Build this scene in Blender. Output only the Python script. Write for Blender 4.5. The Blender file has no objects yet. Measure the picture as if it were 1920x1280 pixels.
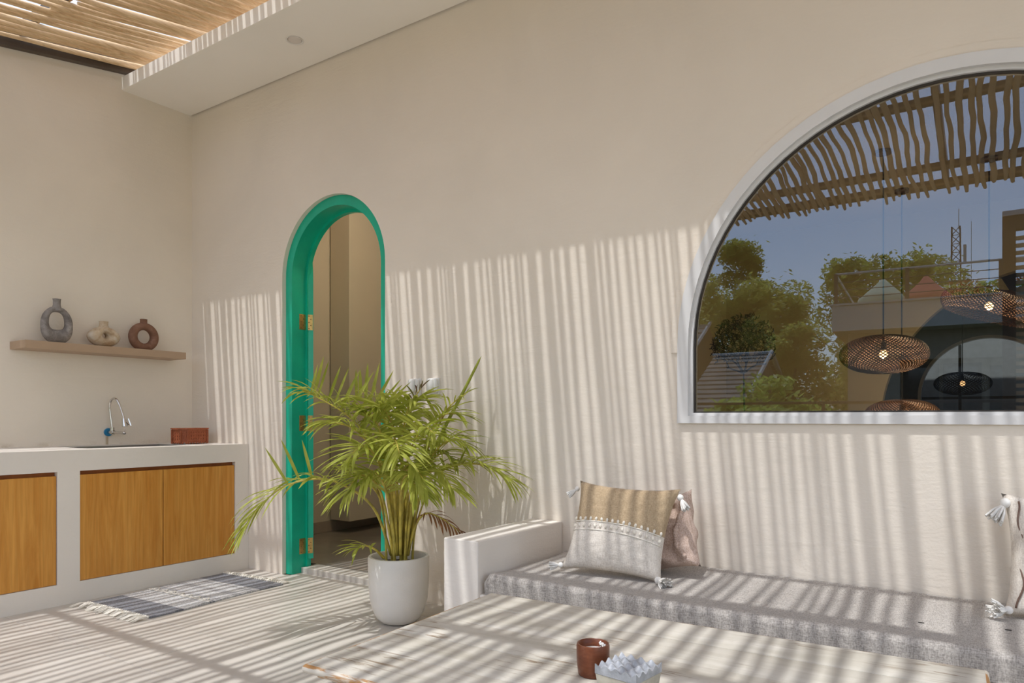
import bpy, bmesh, math, random
from mathutils import Vector, Matrix, noise
S = bpy.context.scene
COL = S.collection
PI = math.pi
rnd = random.Random(7)

# ------------------------------------------------------------------ camera
TH = math.radians(34.146)                       # the view is turned this far to the left of the back wall's normal
RX, RY = math.cos(TH), math.sin(TH)
cam = bpy.data.cameras.new('camera')
cam.lens = 24.88; cam.sensor_width = 36; cam.shift_y = 0.0745; cam.clip_start = 0.02; cam.clip_end = 600
co = bpy.data.objects.new('camera', cam); COL.objects.link(co)
co.location = (0, 0, 1.0); co.rotation_euler = (PI/2, 0, TH)
S.camera = co

# ------------------------------------------------------------------ sky, sun, exposure
SUN = Vector((0.09, 0.365, -1.0)).normalized()
w = bpy.data.worlds.new('sky'); S.world = w; w.use_nodes = True
nt = w.node_tree; nt.nodes.clear()
sky = nt.nodes.new('ShaderNodeTexSky'); sky.sky_type = 'NISHITA'; sky.sun_disc = False
sky.sun_elevation = math.radians(69.5); sky.sun_rotation = math.radians(194)
sky.air_density = 1.0; sky.dust_density = 1.0; sky.ozone_density = 1.0
hs = nt.nodes.new('ShaderNodeHueSaturation'); hs.inputs['Saturation'].default_value = 0.6
bg = nt.nodes.new('ShaderNodeBackground'); bg.inputs['Strength'].default_value = 0.295
wo = nt.nodes.new('ShaderNodeOutputWorld')
nt.links.new(sky.outputs[0], hs.inputs['Color']); nt.links.new(hs.outputs[0], bg.inputs[0]); nt.links.new(bg.outputs[0], wo.inputs[0])
sl = bpy.data.lights.new('sun', 'SUN'); sl.energy = 3.75; sl.angle = math.radians(0.6); sl.color = (.965, .985, 1.0)
so = bpy.data.objects.new('sun', sl); COL.objects.link(so); so.rotation_euler = SUN.to_track_quat('-Z', 'Y').to_euler()
so.location = (0, -8, 20)
vs = S.view_settings
vs.view_transform = 'Standard'; vs.look = 'None'; vs.exposure = 0.14; vs.gamma = 1.0; vs.use_curve_mapping = False
S.cycles.max_bounces = 10; S.cycles.diffuse_bounces = 5; S.cycles.transparent_max_bounces = 24; S.cycles.glossy_bounces = 4

# ------------------------------------------------------------------ materials
def mat(name):
    m = bpy.data.materials.new(name); m.use_nodes = True
    n = m.node_tree.nodes; return m, n, m.node_tree.links, n['Principled BSDF']
def ramp(n, l, src, c0, c1, p0=0.35, p1=0.65):
    r = n.new('ShaderNodeValToRGB'); r.color_ramp.elements[0].position = p0; r.color_ramp.elements[1].position = p1
    r.color_ramp.elements[0].color = (*c0, 1); r.color_ramp.elements[1].color = (*c1, 1); l.new(src, r.inputs[0]); return r
def coords(n, l, scale=(1, 1, 1), kind='Object', rot=(0, 0, 0)):
    t = n.new('ShaderNodeTexCoord'); mp = n.new('ShaderNodeMapping'); mp.inputs['Scale'].default_value = scale
    mp.inputs['Rotation'].default_value = rot
    l.new(t.outputs[kind], mp.inputs[0]); return mp.outputs[0]
def noisen(n, l, vec, scale, detail=4, rough=.5, dist=0):
    q = n.new('ShaderNodeTexNoise'); q.inputs['Scale'].default_value = scale; q.inputs['Detail'].default_value = detail
    q.inputs['Roughness'].default_value = rough; q.inputs['Distortion'].default_value = dist; l.new(vec, q.inputs['Vector']); return q
def bump(n, l, b, src, strength, dist=0.01):
    q = n.new('ShaderNodeBump'); q.inputs['Strength'].default_value = strength; q.inputs['Distance'].default_value = dist
    l.new(src, q.inputs['Height']); l.new(q.outputs[0], b.inputs['Normal']); return q
def plain(name, col, rough=.6, metal=0, spec=.5, var=.08, scale=12, bs=.0, bscale=60, vscale=(1, 1, 1)):
    m, n, l, b = mat(name)
    v = coords(n, l, vscale); q = noisen(n, l, v, scale)
    r = ramp(n, l, q.outputs['Fac'], tuple(c*(1-var) for c in col), tuple(min(1, c*(1+var)) for c in col), .3, .7)
    l.new(r.outputs[0], b.inputs['Base Color']); b.inputs['Roughness'].default_value = rough; b.inputs['Metallic'].default_value = metal
    b.inputs['Specular IOR Level'].default_value = spec
    if bs: bump(n, l, b, noisen(n, l, v, bscale, 5, .6).outputs['Fac'], bs)
    return m
def plaster(name, col, stain=False):
    m, n, l, b = mat(name)
    v = coords(n, l); big = noisen(n, l, v, 1.3, 5, .55, .4); fine = noisen(n, l, v, 90, 4, .6); st = noisen(n, l, coords(n, l, (2, 2, 9)), 2.0, 4, .6, .6)
    r = ramp(n, l, big.outputs['Fac'], tuple(c*.95 for c in col), tuple(min(1, c*1.04) for c in col), .3, .7)
    outc = r.outputs[0]
    if stain:      # brown mineral marks along the joint with the worktop
        tc = n.new('ShaderNodeTexCoord'); sp = n.new('ShaderNodeSeparateXYZ'); l.new(tc.outputs['Object'], sp.inputs[0])
        mr = n.new('ShaderNodeMapRange'); mr.inputs[1].default_value = .856; mr.inputs[2].default_value = .828; l.new(sp.outputs[2], mr.inputs[0])
        mu = n.new('ShaderNodeMath'); mu.operation = 'MULTIPLY'; l.new(mr.outputs[0], mu.inputs[0])
        nz = ramp(n, l, noisen(n, l, v, 9, 6, .7).outputs['Fac'], (0, 0, 0), (.7, .7, .7), .5, .75); l.new(nz.outputs[0], mu.inputs[1])
        sb = n.new('ShaderNodeMath'); sb.operation = 'SUBTRACT'; l.new(sp.outputs[1], sb.inputs[0]); sb.inputs[1].default_value = 2.33
        ab = n.new('ShaderNodeMath'); ab.operation = 'ABSOLUTE'; l.new(sb.outputs[0], ab.inputs[0])
        m3 = n.new('ShaderNodeMapRange'); m3.inputs[1].default_value = .013; m3.inputs[2].default_value = .003; m3.inputs[4].default_value = .7; l.new(ab.outputs[0], m3.inputs[0])
        m4 = n.new('ShaderNodeMapRange'); m4.inputs[1].default_value = .885; m4.inputs[2].default_value = .875; l.new(sp.outputs[2], m4.inputs[0])
        m5 = n.new('ShaderNodeMath'); m5.operation = 'MULTIPLY'; l.new(m3.outputs[0], m5.inputs[0]); l.new(m4.outputs[0], m5.inputs[1])
        m6 = n.new('ShaderNodeMath'); m6.operation = 'MAXIMUM'; l.new(mu.outputs[0], m6.inputs[0]); l.new(m5.outputs[0], m6.inputs[1]); mu = m6
        mx = n.new('ShaderNodeMix'); mx.data_type = 'RGBA'; l.new(mu.outputs[0], mx.inputs[0]); l.new(outc, mx.inputs[6]); mx.inputs[7].default_value = (.36, .24, .1, 1)
        outc = mx.outputs[2]
    l.new(outc, b.inputs['Base Color']); b.inputs['Roughness'].default_value = .75; b.inputs['Specular IOR Level'].default_value = .25
    ad = n.new('ShaderNodeMath'); ad.operation = 'ADD'; l.new(fine.outputs['Fac'], ad.inputs[0])
    m2 = n.new('ShaderNodeMath'); m2.operation = 'MULTIPLY'; m2.inputs[1].default_value = 3.0; l.new(st.outputs['Fac'], m2.inputs[0]); l.new(m2.outputs[0], ad.inputs[1])
    bump(n, l, b, ad.outputs[0], .22, .004)
    return m
WALLC = (.77, .69, .59)
M = {}
M['wall'] = plaster('cream_plaster', WALLC)
M['wallL'] = plaster('cream_plaster_stained', (.80, .72, .615), True)
M['white'] = plaster('white_plaster', (.78, .72, .645))
M['soffit'] = plain('soffit_paint', (.86, .81, .735), .7, var=.02, scale=2)
M['inner'] = plain('inner_wall_paint', (.56, .49, .34), .8, var=.05, scale=1.2)
M['corridor'] = plain('corridor_paint', (.63, .55, .44), .6, var=.03, scale=1.2)
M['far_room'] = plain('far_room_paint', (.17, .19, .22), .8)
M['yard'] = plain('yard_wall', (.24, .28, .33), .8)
M['dark_floor'] = plain('polished_grey_floor', (.32, .28, .24), .12, var=.1, scale=3)
M['skirting'] = plain('skirting_tile', (.36, .29, .24), .4, var=.06)
M['winframe'] = plain('window_frame_paint', (.68, .665, .65), .3, var=.02)
M['green'] = plain('green_gloss_paint', (.004, .43, .27), .3, var=.12, scale=7, bs=.1, bscale=25)
M['brass'] = plain('brass', (.55, .36, .13), .35, .85, var=.15, scale=60)
M['brass_dark'] = plain('brass_knuckle', (.34, .18, .05), .4, .8, var=.1)
M['screw'] = plain('screw_steel', (.22, .15, .08), .35, .8)
M['chrome'] = plain('chrome', (.66, .64, .62), .16, 1.0, var=.05)
M['blue'] = plain('blue_plastic', (.01, .19, .38), .4, var=.05)
M['shelf'] = plain('shelf_laminate', (.42, .29, .19), .5, var=.04, scale=5)
M['rim'] = plain('sink_steel', (.35, .33, .30), .35, .7)
M['concrete'] = plain('pale_concrete', (.60, .55, .48), .7, var=.08, scale=4, bs=.15)
M['pot'] = plain('white_terrazzo_pot', (.80, .76, .70), .5, var=.04, scale=9, bs=.12, bscale=120)
M['soil'] = plain('potting_soil', (.06, .04, .025), .95, var=.5, scale=60, bs=.8, bscale=50)
M['dark'] = plain('dark_metal', (.05, .042, .036), .5, .2, var=.2)
M['beam'] = plain('dark_brown_steel', (.085, .06, .042), .5, .1, var=.25, scale=6)
M['trim'] = plain('sawn_wood_trim', (.42, .27, .14), .7, var=.2, scale=9)
M['plastic'] = plain('white_plastic', (.72, .70, .66), .35, var=.02)
M['bulb_trim'] = plain('downlight_trim', (.72, .68, .63), .4, var=.02)
M['lens'] = plain('downlight_lens', (.66, .60, .54), .4, var=.02)
M['rope'] = plain('cotton_cord', (.76, .71, .62), .9, var=.1, scale=80)
M['tassel'] = plain('white_cotton_tassel', (.80, .77, .72), .9, var=.08, scale=60)
M['shell'] = plain('cowrie_shell', (.78, .72, .62), .3, var=.15, scale=90)
M['wax'] = plain('candle_wax', (.80, .78, .74), .3, var=.04)
M['ash_lid'] = plain('cast_aluminium', (.40, .41, .43), .55, .15, var=.25, scale=45, bs=.3, bscale=90)
M['ash_box'] = plain('ash_stone', (.50, .46, .37), .6, var=.22, scale=30, bs=.2)
M['stone_dark'] = plain('dark_grout', (.25, .22, .19), .9)
M['rattan'] = plain('rattan_weave', (.17, .10, .072), .6, var=.25, scale=30)
M['rattan_pale'] = plain('pale_rattan_cap', (.85, .74, .42), .7, var=.12, scale=40)
M['black_weave'] = plain('black_wicker', (.03, .024, .02), .7, var=.3, scale=30)
M['cable'] = plain('black_cable', (.012, .011, .01), .6)
M['canopy'] = plain('dark_wood_rose', (.09, .035, .02), .5)
M['far_white'] = plain('far_render_white', (.60, .56, .50), .8, var=.04, scale=1)
M['far_tan'] = plain('far_render_tan', (.40, .34, .26), .8, var=.06, scale=1)
M['roof_tile'] = plain('grey_roof_tile', (.23, .20, .165), .85, var=.25, scale=3)
M['verge'] = plain('verge_cement', (.50, .49, .47), .8)
M['gable'] = plain('gable_render', (.20, .175, .14), .85, var=.1, scale=2)
M['trunk'] = plain('tree_bark', (.16, .11, .07), .9, var=.3, scale=4)
M['ground'] = plain('dry_grass_ground', (.16, .17, .07), .95, var=.4, scale=.7)
M['bean_green'] = plain('pale_green_canvas', (.55, .60, .42), .85, var=.08, scale=5)
M['bean_red'] = plain('coral_canvas', (.62, .15, .10), .85, var=.12, scale=5)
M['planter'] = plain('orange_bloom', (.60, .22, .06), .8, var=.4, scale=10)
M['glass_dark'] = plain('dark_glazing', (.03, .035, .04), .08, 0, .8)
M['blind'] = plain('bamboo_slat', (.66, .44, .24), .7, var=.2, scale=6)

def wood(name, c0, c1, rough=.4, vs=(14, 14, 1.1), scale=3, bs=.05):
    m, n, l, b = mat(name)
    v = coords(n, l, vs)
    q = noisen(n, l, v, scale, 8, .62, 1.6); q2 = noisen(n, l, coords(n, l, (vs[0]*6, vs[1]*6, vs[2]*2.2)), scale, 5, .6, .3)
    r = ramp(n, l, q.outputs['Fac'], c0, c1, .32, .66)
    r2 = ramp(n, l, q2.outputs['Fac'], (.72, .72, .72), (1, 1, 1), .3, .62)
    mx = n.new('ShaderNodeMix'); mx.data_type = 'RGBA'; mx.blend_type = 'MULTIPLY'; mx.inputs[0].default_value = .55
    l.new(r.outputs[0], mx.inputs[6]); l.new(r2.outputs[0], mx.inputs[7]); l.new(mx.outputs[2], b.inputs['Base Color'])
    b.inputs['Roughness'].default_value = rough; b.inputs['Specular IOR Level'].default_value = .3
    bump(n, l, b, q2.outputs['Fac'], bs, .004); return m
M['door_wood'] = wood('orange_teak_veneer', (.56, .225, .032), (.70, .335, .068), .45, (5, 7, .55), 2.6)
M['strip_wood'] = wood('red_brown_strip', (.25, .07, .015), (.34, .11, .025), .5, (5, 2, 5), 2)
M['stick'] = wood('peeled_stick_wood', (.58, .375, .19), (.82, .60, .36), .6, (22, 1.6, 22), 2.2, .12)
M['terracotta'] = wood('turned_brown_wood', (.14, .04, .018), (.21, .068, .03), .3, (10, 10, 30), 2, .02)
M['carved'] = wood('red_carved_wood', (.27, .07, .03), (.46, .135, .055), .45, (30, 30, 30), 2.5, .5)

def whitewash():
    m, n, l, b = mat('whitewashed_table_wood')
    v = coords(n, l, (2.2, 26, 26)); q = noisen(n, l, v, 2.2, 8, .7, .8); base = noisen(n, l, coords(n, l, (1.5, 9, 9)), 1.6, 6, .6, .5)
    r0 = ramp(n, l, base.outputs['Fac'], (.47, .43, .355), (.61, .57, .50), .35, .65)
    mask = ramp(n, l, q.outputs['Fac'], (1, 1, 1), (0, 0, 0), .37, .46)
    pat = ramp(n, l, noisen(n, l, coords(n, l), 3.5, 3).outputs['Fac'], (.1, .1, .1), (1, 1, 1), .42, .62)
    mu = n.new('ShaderNodeMath'); mu.operation = 'MULTIPLY'; l.new(mask.outputs[0], mu.inputs[0]); l.new(pat.outputs[0], mu.inputs[1])
    mx = n.new('ShaderNodeMix'); mx.data_type = 'RGBA'; l.new(mu.outputs[0], mx.inputs[0]); l.new(r0.outputs[0], mx.inputs[6]); mx.inputs[7].default_value = (.24, .17, .11, 1)
    l.new(mx.outputs[2], b.inputs['Base Color']); b.inputs['Roughness'].default_value = .55; b.inputs['Specular IOR Level'].default_value = .3
    bump(n, l, b, q.outputs['Fac'], .25, .004); return m
M['table'] = whitewash()
def tabledge():
    m, n, l, b = mat('worn_table_edge')
    q = noisen(n, l, coords(n, l, (6, 6, 40)), 1.6, 6, .6, .5)
    r = ramp(n, l, q.outputs['Fac'], (.42, .21, .07), (.62, .56, .47), .44, .52); l.new(r.outputs[0], b.inputs['Base Color'])
    b.inputs['Roughness'].default_value = .6; bump(n, l, b, q.outputs['Fac'], .3, .004); return m
M['table_edge'] = tabledge()
M['table_leg'] = wood('carved_table_leg_wood', (.20, .11, .05), (.56, .50, .42), .6, (6, 6, 30), 2.5, .3)

def fabric(name, c0, c1, bs=.5):
    m, n, l, b = mat(name)          # warp and weft as two fine noises stretched along either thread
    wa = noisen(n, l, coords(n, l, (40, 480, 480)), 1.0, 3, .6); we = noisen(n, l, coords(n, l, (480, 50, 60)), 1.0, 3, .6); nz = noisen(n, l, coords(n, l), 200, 3, .6)
    ad = n.new('ShaderNodeMath'); ad.operation = 'ADD'; l.new(wa.outputs['Fac'], ad.inputs[0]); l.new(we.outputs['Fac'], ad.inputs[1])
    a2 = n.new('ShaderNodeMath'); a2.operation = 'ADD'; l.new(ad.outputs[0], a2.inputs[0]); l.new(nz.outputs['Fac'], a2.inputs[1])
    a3 = n.new('ShaderNodeMath'); a3.operation = 'DIVIDE'; a3.inputs[1].default_value = 3; l.new(a2.outputs[0], a3.inputs[0])
    r = ramp(n, l, a3.outputs[0], c0, c1, .41, .58)
    l.new(r.outputs[0], b.inputs['Base Color']); b.inputs['Roughness'].default_value = .95; b.inputs['Specular IOR Level'].default_value = .1
    b.inputs['Sheen Weight'].default_value = .1
    bump(n, l, b, a3.outputs[0], bs, .003); return m
M['linen'] = fabric('grey_linen', (.26, .235, .21), (.53, .485, .435))
M['pillow_tan'] = fabric('tan_wool', (.36, .26, .155), (.50, .375, .24), .4)
M['pillow_white'] = fabric('natural_cotton_weave', (.60, .53, .455), (.80, .735, .65), .6)
M['pillow_pink'] = fabric('dusty_pink_cotton', (.42, .29, .22), (.66, .51, .43), .6)

def tile_mat():
    m, n, l, b = mat('travertine_tile')
    oi = n.new('ShaderNodeObjectInfo')
    v = coords(n, l, (2.2, .8, 1)); a = n.new('ShaderNodeVectorMath'); a.operation = 'ADD'; l.new(v, a.inputs[0])
    mv = n.new('ShaderNodeMath'); mv.operation = 'MULTIPLY'; mv.inputs[1].default_value = 37; l.new(oi.outputs['Random'], mv.inputs[0])
    l.new(mv.outputs[0], a.inputs[1])
    q = noisen(n, l, a.outputs[0], 3, 6, .6, .7)
    r = ramp(n, l, q.outputs['Fac'], (.50, .455, .40), (.59, .545, .485), .3, .7); l.new(r.outputs[0], b.inputs['Base Color'])
    b.inputs['Roughness'].default_value = .42; b.inputs['Specular IOR Level'].default_value = .3
    bump(n, l, b, noisen(n, l, a.outputs[0], 40, 4).outputs['Fac'], .06, .003); return m
M['tile'] = tile_mat()
M['grout'] = plain('sand_grout', (.40, .31, .21), .9)

def rug_mat():
    m, n, l, b = mat('woven_rug')
    tc = n.new('ShaderNodeTexCoord'); sp = n.new('ShaderNodeSeparateXYZ'); l.new(tc.outputs['Object'], sp.inputs[0])
    r = n.new('ShaderNodeValToRGB'); mr = n.new('ShaderNodeMapRange'); mr.inputs[1].default_value = 0; mr.inputs[2].default_value = .83
    l.new(sp.outputs[1], mr.inputs[0]); l.new(mr.outputs[0], r.inputs[0]); r.color_ramp.interpolation = 'CONSTANT'
    g = (.21, .21, .225, 1); wv = (.50, .49, .48, 1); mid = (.38, .37, .37, 1)
    stops = [(0, g), (.215, wv), (.40, g), (.415, mid), (.428, g), (.445, wv), (.462, mid), (.50, wv), (.60, mid), (.66, wv), (.74, mid), (.77, wv), (.80, g)]
    e = r.color_ramp.elements; e[0].position = 0; e[0].color = g; e[1].position = stops[1][0]; e[1].color = stops[1][1]
    for p, c in stops[2:]:
        k = e.new(p); k.color = c
    q = noisen(n, l, coords(n, l, (60, 190, 1)), 1.0, 3, .6)
    q2 = ramp(n, l, q.outputs['Fac'], (.62, .62, .64), (1.25, 1.25, 1.25), .42, .58)
    mx = n.new('ShaderNodeMix'); mx.data_type = 'RGBA'; mx.blend_type = 'MULTIPLY'; mx.inputs[0].default_value = .8
    l.new(r.outputs[0], mx.inputs[6]); l.new(q2.outputs[0], mx.inputs[7]); l.new(mx.outputs[2], b.inputs['Base Color'])
    b.inputs['Roughness'].default_value = .95; bump(n, l, b, q.outputs['Fac'], .8, .004); return m
M['rug'] = rug_mat()

def vase_mat(name, c0, c1, c2, scale, p=(.35, .6)):
    m, n, l, b = mat(name)
    q = noisen(n, l, coords(n, l), scale, 8, .68, .5)
    r = ramp(n, l, q.outputs['Fac'], c0, c1, *p); k = r.color_ramp.elements.new(min(.95, p[1]+.14)); k.color = (*c2, 1)
    l.new(r.outputs[0], b.inputs['Base Color']); b.inputs['Roughness'].default_value = .85; b.inputs['Specular IOR Level'].default_value = .2
    bump(n, l, b, q.outputs['Fac'], .6, .006); return m
M['vase_grey'] = vase_mat('rough_grey_stoneware', (.15, .13, .12), (.32, .29, .27), (.46, .43, .40), 16)
M['vase_cream'] = vase_mat('mottled_cream_clay', (.30, .17, .08), (.54, .42, .29), (.60, .52, .42), 13, (.3, .5))
M['vase_brown'] = vase_mat('red_brown_clay', (.19, .095, .06), (.25, .135, .09), (.31, .19, .14), 22)

def leafmat(name, c0, c1, tr=.45, rough=.45, scale=6):
    m, n, l, b = mat(name)
    oi = n.new('ShaderNodeObjectInfo'); v = coords(n, l)
    a = n.new('ShaderNodeVectorMath'); a.operation = 'ADD'; l.new(v, a.inputs[0]); mv = n.new('ShaderNodeMath'); mv.operation = 'MULTIPLY'; mv.inputs[1].default_value = 11; l.new(oi.outputs['Random'], mv.inputs[0]); l.new(mv.outputs[0], a.inputs[1])
    q = noisen(n, l, a.outputs[0], scale, 3, .6)
    r = ramp(n, l, q.outputs['Fac'], c0, c1, .35, .65); l.new(r.outputs[0], b.inputs['Base Color'])
    b.inputs['Roughness'].default_value = rough; b.inputs['Specular IOR Level'].default_value = .35
    t = n.new('ShaderNodeBsdfTranslucent'); l.new(r.outputs[0], t.inputs[0]); mx = n.new('ShaderNodeMixShader'); mx.inputs[0].default_value = tr
    l.new(b.outputs[0], mx.inputs[1]); l.new(t.outputs[0], mx.inputs[2]); l.new(mx.outputs[0], n['Material Output'].inputs[0]); return m
M['leaf'] = leafmat('palm_leaf', (.30, .34, .03), (.56, .58, .12), .45)
M['leaf_brown'] = leafmat('dry_palm_leaf', (.20, .075, .03), (.34, .15, .06), .25)
M['leaf_purple'] = leafmat('withered_leaf', (.12, .045, .04), (.25, .25, .05), .25)
M['cane'] = plain('palm_cane', (.50, .40, .07), .45, var=.35, scale=25)
M['tree_leaf'] = [leafmat('tree_leaf_olive', (.42, .41, .07), (.82, .79, .22), .5, scale=.35), leafmat('tree_leaf_dark', (.30, .33, .05), (.62, .62, .14), .5, scale=.35), leafmat('shrub_leaf', (.28, .38, .04), (.66, .74, .18), .5, scale=2)]

def glassmat():
    m, n, l, b = mat('reflective_window_glass'); n.remove(b)
    t = n.new('ShaderNodeBsdfTransparent'); t.inputs[0].default_value = (.86, .80, .66, 1)
    g = n.new('ShaderNodeBsdfGlossy'); g.inputs['Roughness'].default_value = 0.0; g.inputs[0].default_value = (.62, .75, .92, 1)
    mx = n.new('ShaderNodeMixShader'); mx.inputs[0].default_value = .15
    l.new(t.outputs[0], mx.inputs[1]); l.new(g.outputs[0], mx.inputs[2]); l.new(mx.outputs[0], n['Material Output'].inputs[0]); return m
def clearmat():
    m, n, l, b = mat('clear_glass_back'); n.remove(b)
    t = n.new('ShaderNodeBsdfTransparent'); l.new(t.outputs[0], n['Material Output'].inputs[0]); return m
def sheetmat():
    m, n, l, b = mat('polycarbonate_sheet'); b.inputs['Base Color'].default_value = (.78, .76, .78, 1); b.inputs['Roughness'].default_value = .5
    q = noisen(n, l, coords(n, l, (3, .6, 1)), 2, 6, .65)
    r = ramp(n, l, q.outputs['Fac'], (.18, .18, .18), (.48, .48, .48), .35, .75)
    tl = n.new('ShaderNodeBsdfTranslucent'); tl.inputs[0].default_value = (.85, .82, .84, 1)
    t = n.new('ShaderNodeBsdfTransparent'); mx = n.new('ShaderNodeMixShader'); m2 = n.new('ShaderNodeMixShader'); m2.inputs[0].default_value = .7
    l.new(b.outputs[0], m2.inputs[1]); l.new(tl.outputs[0], m2.inputs[2])
    l.new(r.outputs[0], mx.inputs[0]); l.new(t.outputs[0], mx.inputs[1]); l.new(m2.outputs[0], mx.inputs[2]); l.new(mx.outputs[0], n['Material Output'].inputs[0]); return m
M['glass'] = glassmat(); M['clear'] = clearmat(); M['sheet'] = sheetmat()
def emit(name, col, st):
    m, n, l, b = mat(name); b.inputs['Base Color'].default_value = (*col, 1)
    b.inputs['Emission Color'].default_value = (*col, 1); b.inputs['Emission Strength'].default_value = st; return m
M['bulb'] = emit('glowing_bulb', (1.0, .62, .30), 5.0)
M['bulb_mirrored'] = emit('mirrored_bulb', (1.0, .6, .3), 1.6)  # small glow of a bulb mirrored in the far glass
M['fill_glow'] = emit('fill_lamp_glow', (1.0, .86, .66), 3.0)  # glow of the added fill lamp behind the doorway

# ------------------------------------------------------------------ mesh helpers
class MB:
    def __init__(s): s.v = []; s.f = []; s.mi = []
    def add(s, vs, fs, mi=0):
        o = len(s.v); s.v += [tuple(p) for p in vs]; s.f += [tuple(i+o for i in f) for f in fs]; s.mi += [mi]*len(fs); return s
    def box(s, a, b, bev=0, mi=0, mtx=None):
        bm = bmesh.new(); bmesh.ops.create_cube(bm, size=1)
        for v in bm.verts: v.co = Vector([a[i]+(b[i]-a[i])*(v.co[i]+.5) for i in range(3)])
        if bev: bmesh.ops.bevel(bm, geom=list(bm.edges), offset=bev, segments=2, profile=.5, affect='EDGES')
        bm.verts.index_update()
        vs = [(mtx @ v.co) if mtx else v.co.copy() for v in bm.verts]; fs = [[v.index for v in f.verts] for f in bm.faces]
        bm.free(); return s.add(vs, fs, mi)
    def tube(s, pts, r, n=8, mi=0, caps=True):
        pts = [Vector(p) for p in pts]; rs = r if isinstance(r, (list, tuple)) else [r]*len(pts)
        t0 = (pts[1]-pts[0]).normalized(); ref = Vector((0, 0, 1)) if abs(t0.z) < .9 else Vector((1, 0, 0))
        nrm = t0.cross(ref).normalized(); vs = []; fs = []
        for i, p in enumerate(pts):
            t = (pts[min(i+1, len(pts)-1)]-pts[max(i-1, 0)])
            if t.length < 1e-9: t = t0
            t.normalize(); nrm = (nrm - t*nrm.dot(t)); nrm = nrm.normalized() if nrm.length > 1e-6 else t.orthogonal().normalized(); bn = t.cross(nrm)
            for k in range(n):
                a = 2*PI*k/n; vs.append(p + (nrm*math.cos(a)+bn*math.sin(a))*rs[i])
        for i in range(len(pts)-1):
            for k in range(n): fs.append((i*n+k, i*n+(k+1) % n, (i+1)*n+(k+1) % n, (i+1)*n+k))
        if caps: fs.append(tuple(range(n-1, -1, -1))); fs.append(tuple((len(pts)-1)*n+k for k in range(n)))
        return s.add(vs, fs, mi)
    def lathe(s, prof, c=(0, 0, 0), n=32, mi=0):
        vs = []; fs = []
        for r, z in prof:
            for k in range(n): a = 2*PI*k/n; vs.append((c[0]+r*math.cos(a), c[1]+r*math.sin(a), c[2]+z))
        for i in range(len(prof)-1):
            for k in range(n): fs.append((i*n+k, i*n+(k+1) % n, (i+1)*n+(k+1) % n, (i+1)*n+k))
        if prof[0][0] > 1e-5: fs.append(tuple(range(n-1, -1, -1)))
        if prof[-1][0] > 1e-5: fs.append(tuple((len(prof)-1)*n+k for k in range(n)))
        return s.add(vs, fs, mi)
    def ball(s, c, r, u=10, v=7, mi=0, sc=(1, 1, 1)):
        prof = [(math.sin(PI*i/v), -math.cos(PI*i/v)) for i in range(v+1)]; vs = []; fs = []
        for q, z in prof:
            for k in range(u): a = 2*PI*k/u; vs.append((c[0]+r*sc[0]*q*math.cos(a), c[1]+r*sc[1]*q*math.sin(a), c[2]+r*sc[2]*z))
        for i in range(v):
            for k in range(u): fs.append((i*u+k, i*u+(k+1) % u, (i+1)*u+(k+1) % u, (i+1)*u+k))
        return s.add(vs, fs, mi)
    def mesh(s, name, mats, smooth=False):
        me = bpy.data.meshes.new(name); me.from_pydata(s.v, [], s.f)
        for m in (mats if isinstance(mats, (list, tuple)) else [mats]): me.materials.append(m)
        me.polygons.foreach_set('material_index', s.mi)
        bm = bmesh.new(); bm.from_mesh(me); bmesh.ops.remove_doubles(bm, verts=bm.verts, dist=1e-6); bmesh.ops.recalc_face_normals(bm, faces=bm.faces); bm.to_mesh(me); bm.free()
        if smooth:
            me.polygons.foreach_set('use_smooth', [True]*len(me.polygons))
            if smooth != 'all': me.set_sharp_from_angle(angle=math.radians(smooth if smooth is not True else 40))
        me.update(); return me
    def build(s, name, mats, parent=None, smooth=False, kind=None, label=None, loc=None, rot=None):
        o = bpy.data.objects.new(name, s.mesh(name, mats, smooth)); COL.objects.link(o)
        if parent: o.parent = parent
        if loc: o.location = loc
        if rot: o.rotation_euler = rot
        if kind: o['kind'] = kind
        if label: o['label'] = label
        return o
def tag(o, label, cat, group=None, kind=None):
    o['label'] = label; o['category'] = cat
    if group: o['group'] = group
    if kind: o['kind'] = kind
    return o
def thing(name, label, cat, loc=(0, 0, 0), rz=0, group=None, rot=None):
    o = bpy.data.objects.new(name, None); COL.objects.link(o); o.empty_display_size = .05
    o.location = loc; o.rotation_euler = rot if rot else (0, 0, rz); return tag(o, label, cat, group)
def setting(name, loc=(0, 0, 0)):
    o = bpy.data.objects.new(name, None); COL.objects.link(o); o.location = loc; o['kind'] = 'structure'; return o
def copy_tree(o, parent=None):
    c = o.copy(); COL.objects.link(c)
    if parent: c.parent = parent
    for ch in o.children: copy_tree(ch, c)
    return c
def spline(pts, n):
    P = [Vector(p) for p in pts]; out = []
    for i in range(n+1):
        t = i/n*(len(P)-1); k = min(int(t), len(P)-2); u = t-k
        p0, p1, p2, p3 = P[max(k-1, 0)], P[k], P[k+1], P[min(k+2, len(P)-1)]
        out.append(.5*((2*p1)+(p2-p0)*u+(2*p0-5*p1+4*p2-p3)*u*u+(3*p1-p0-3*p2+p3)*u**3))
    return out

D = 2.92; XL = -4.761

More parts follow.
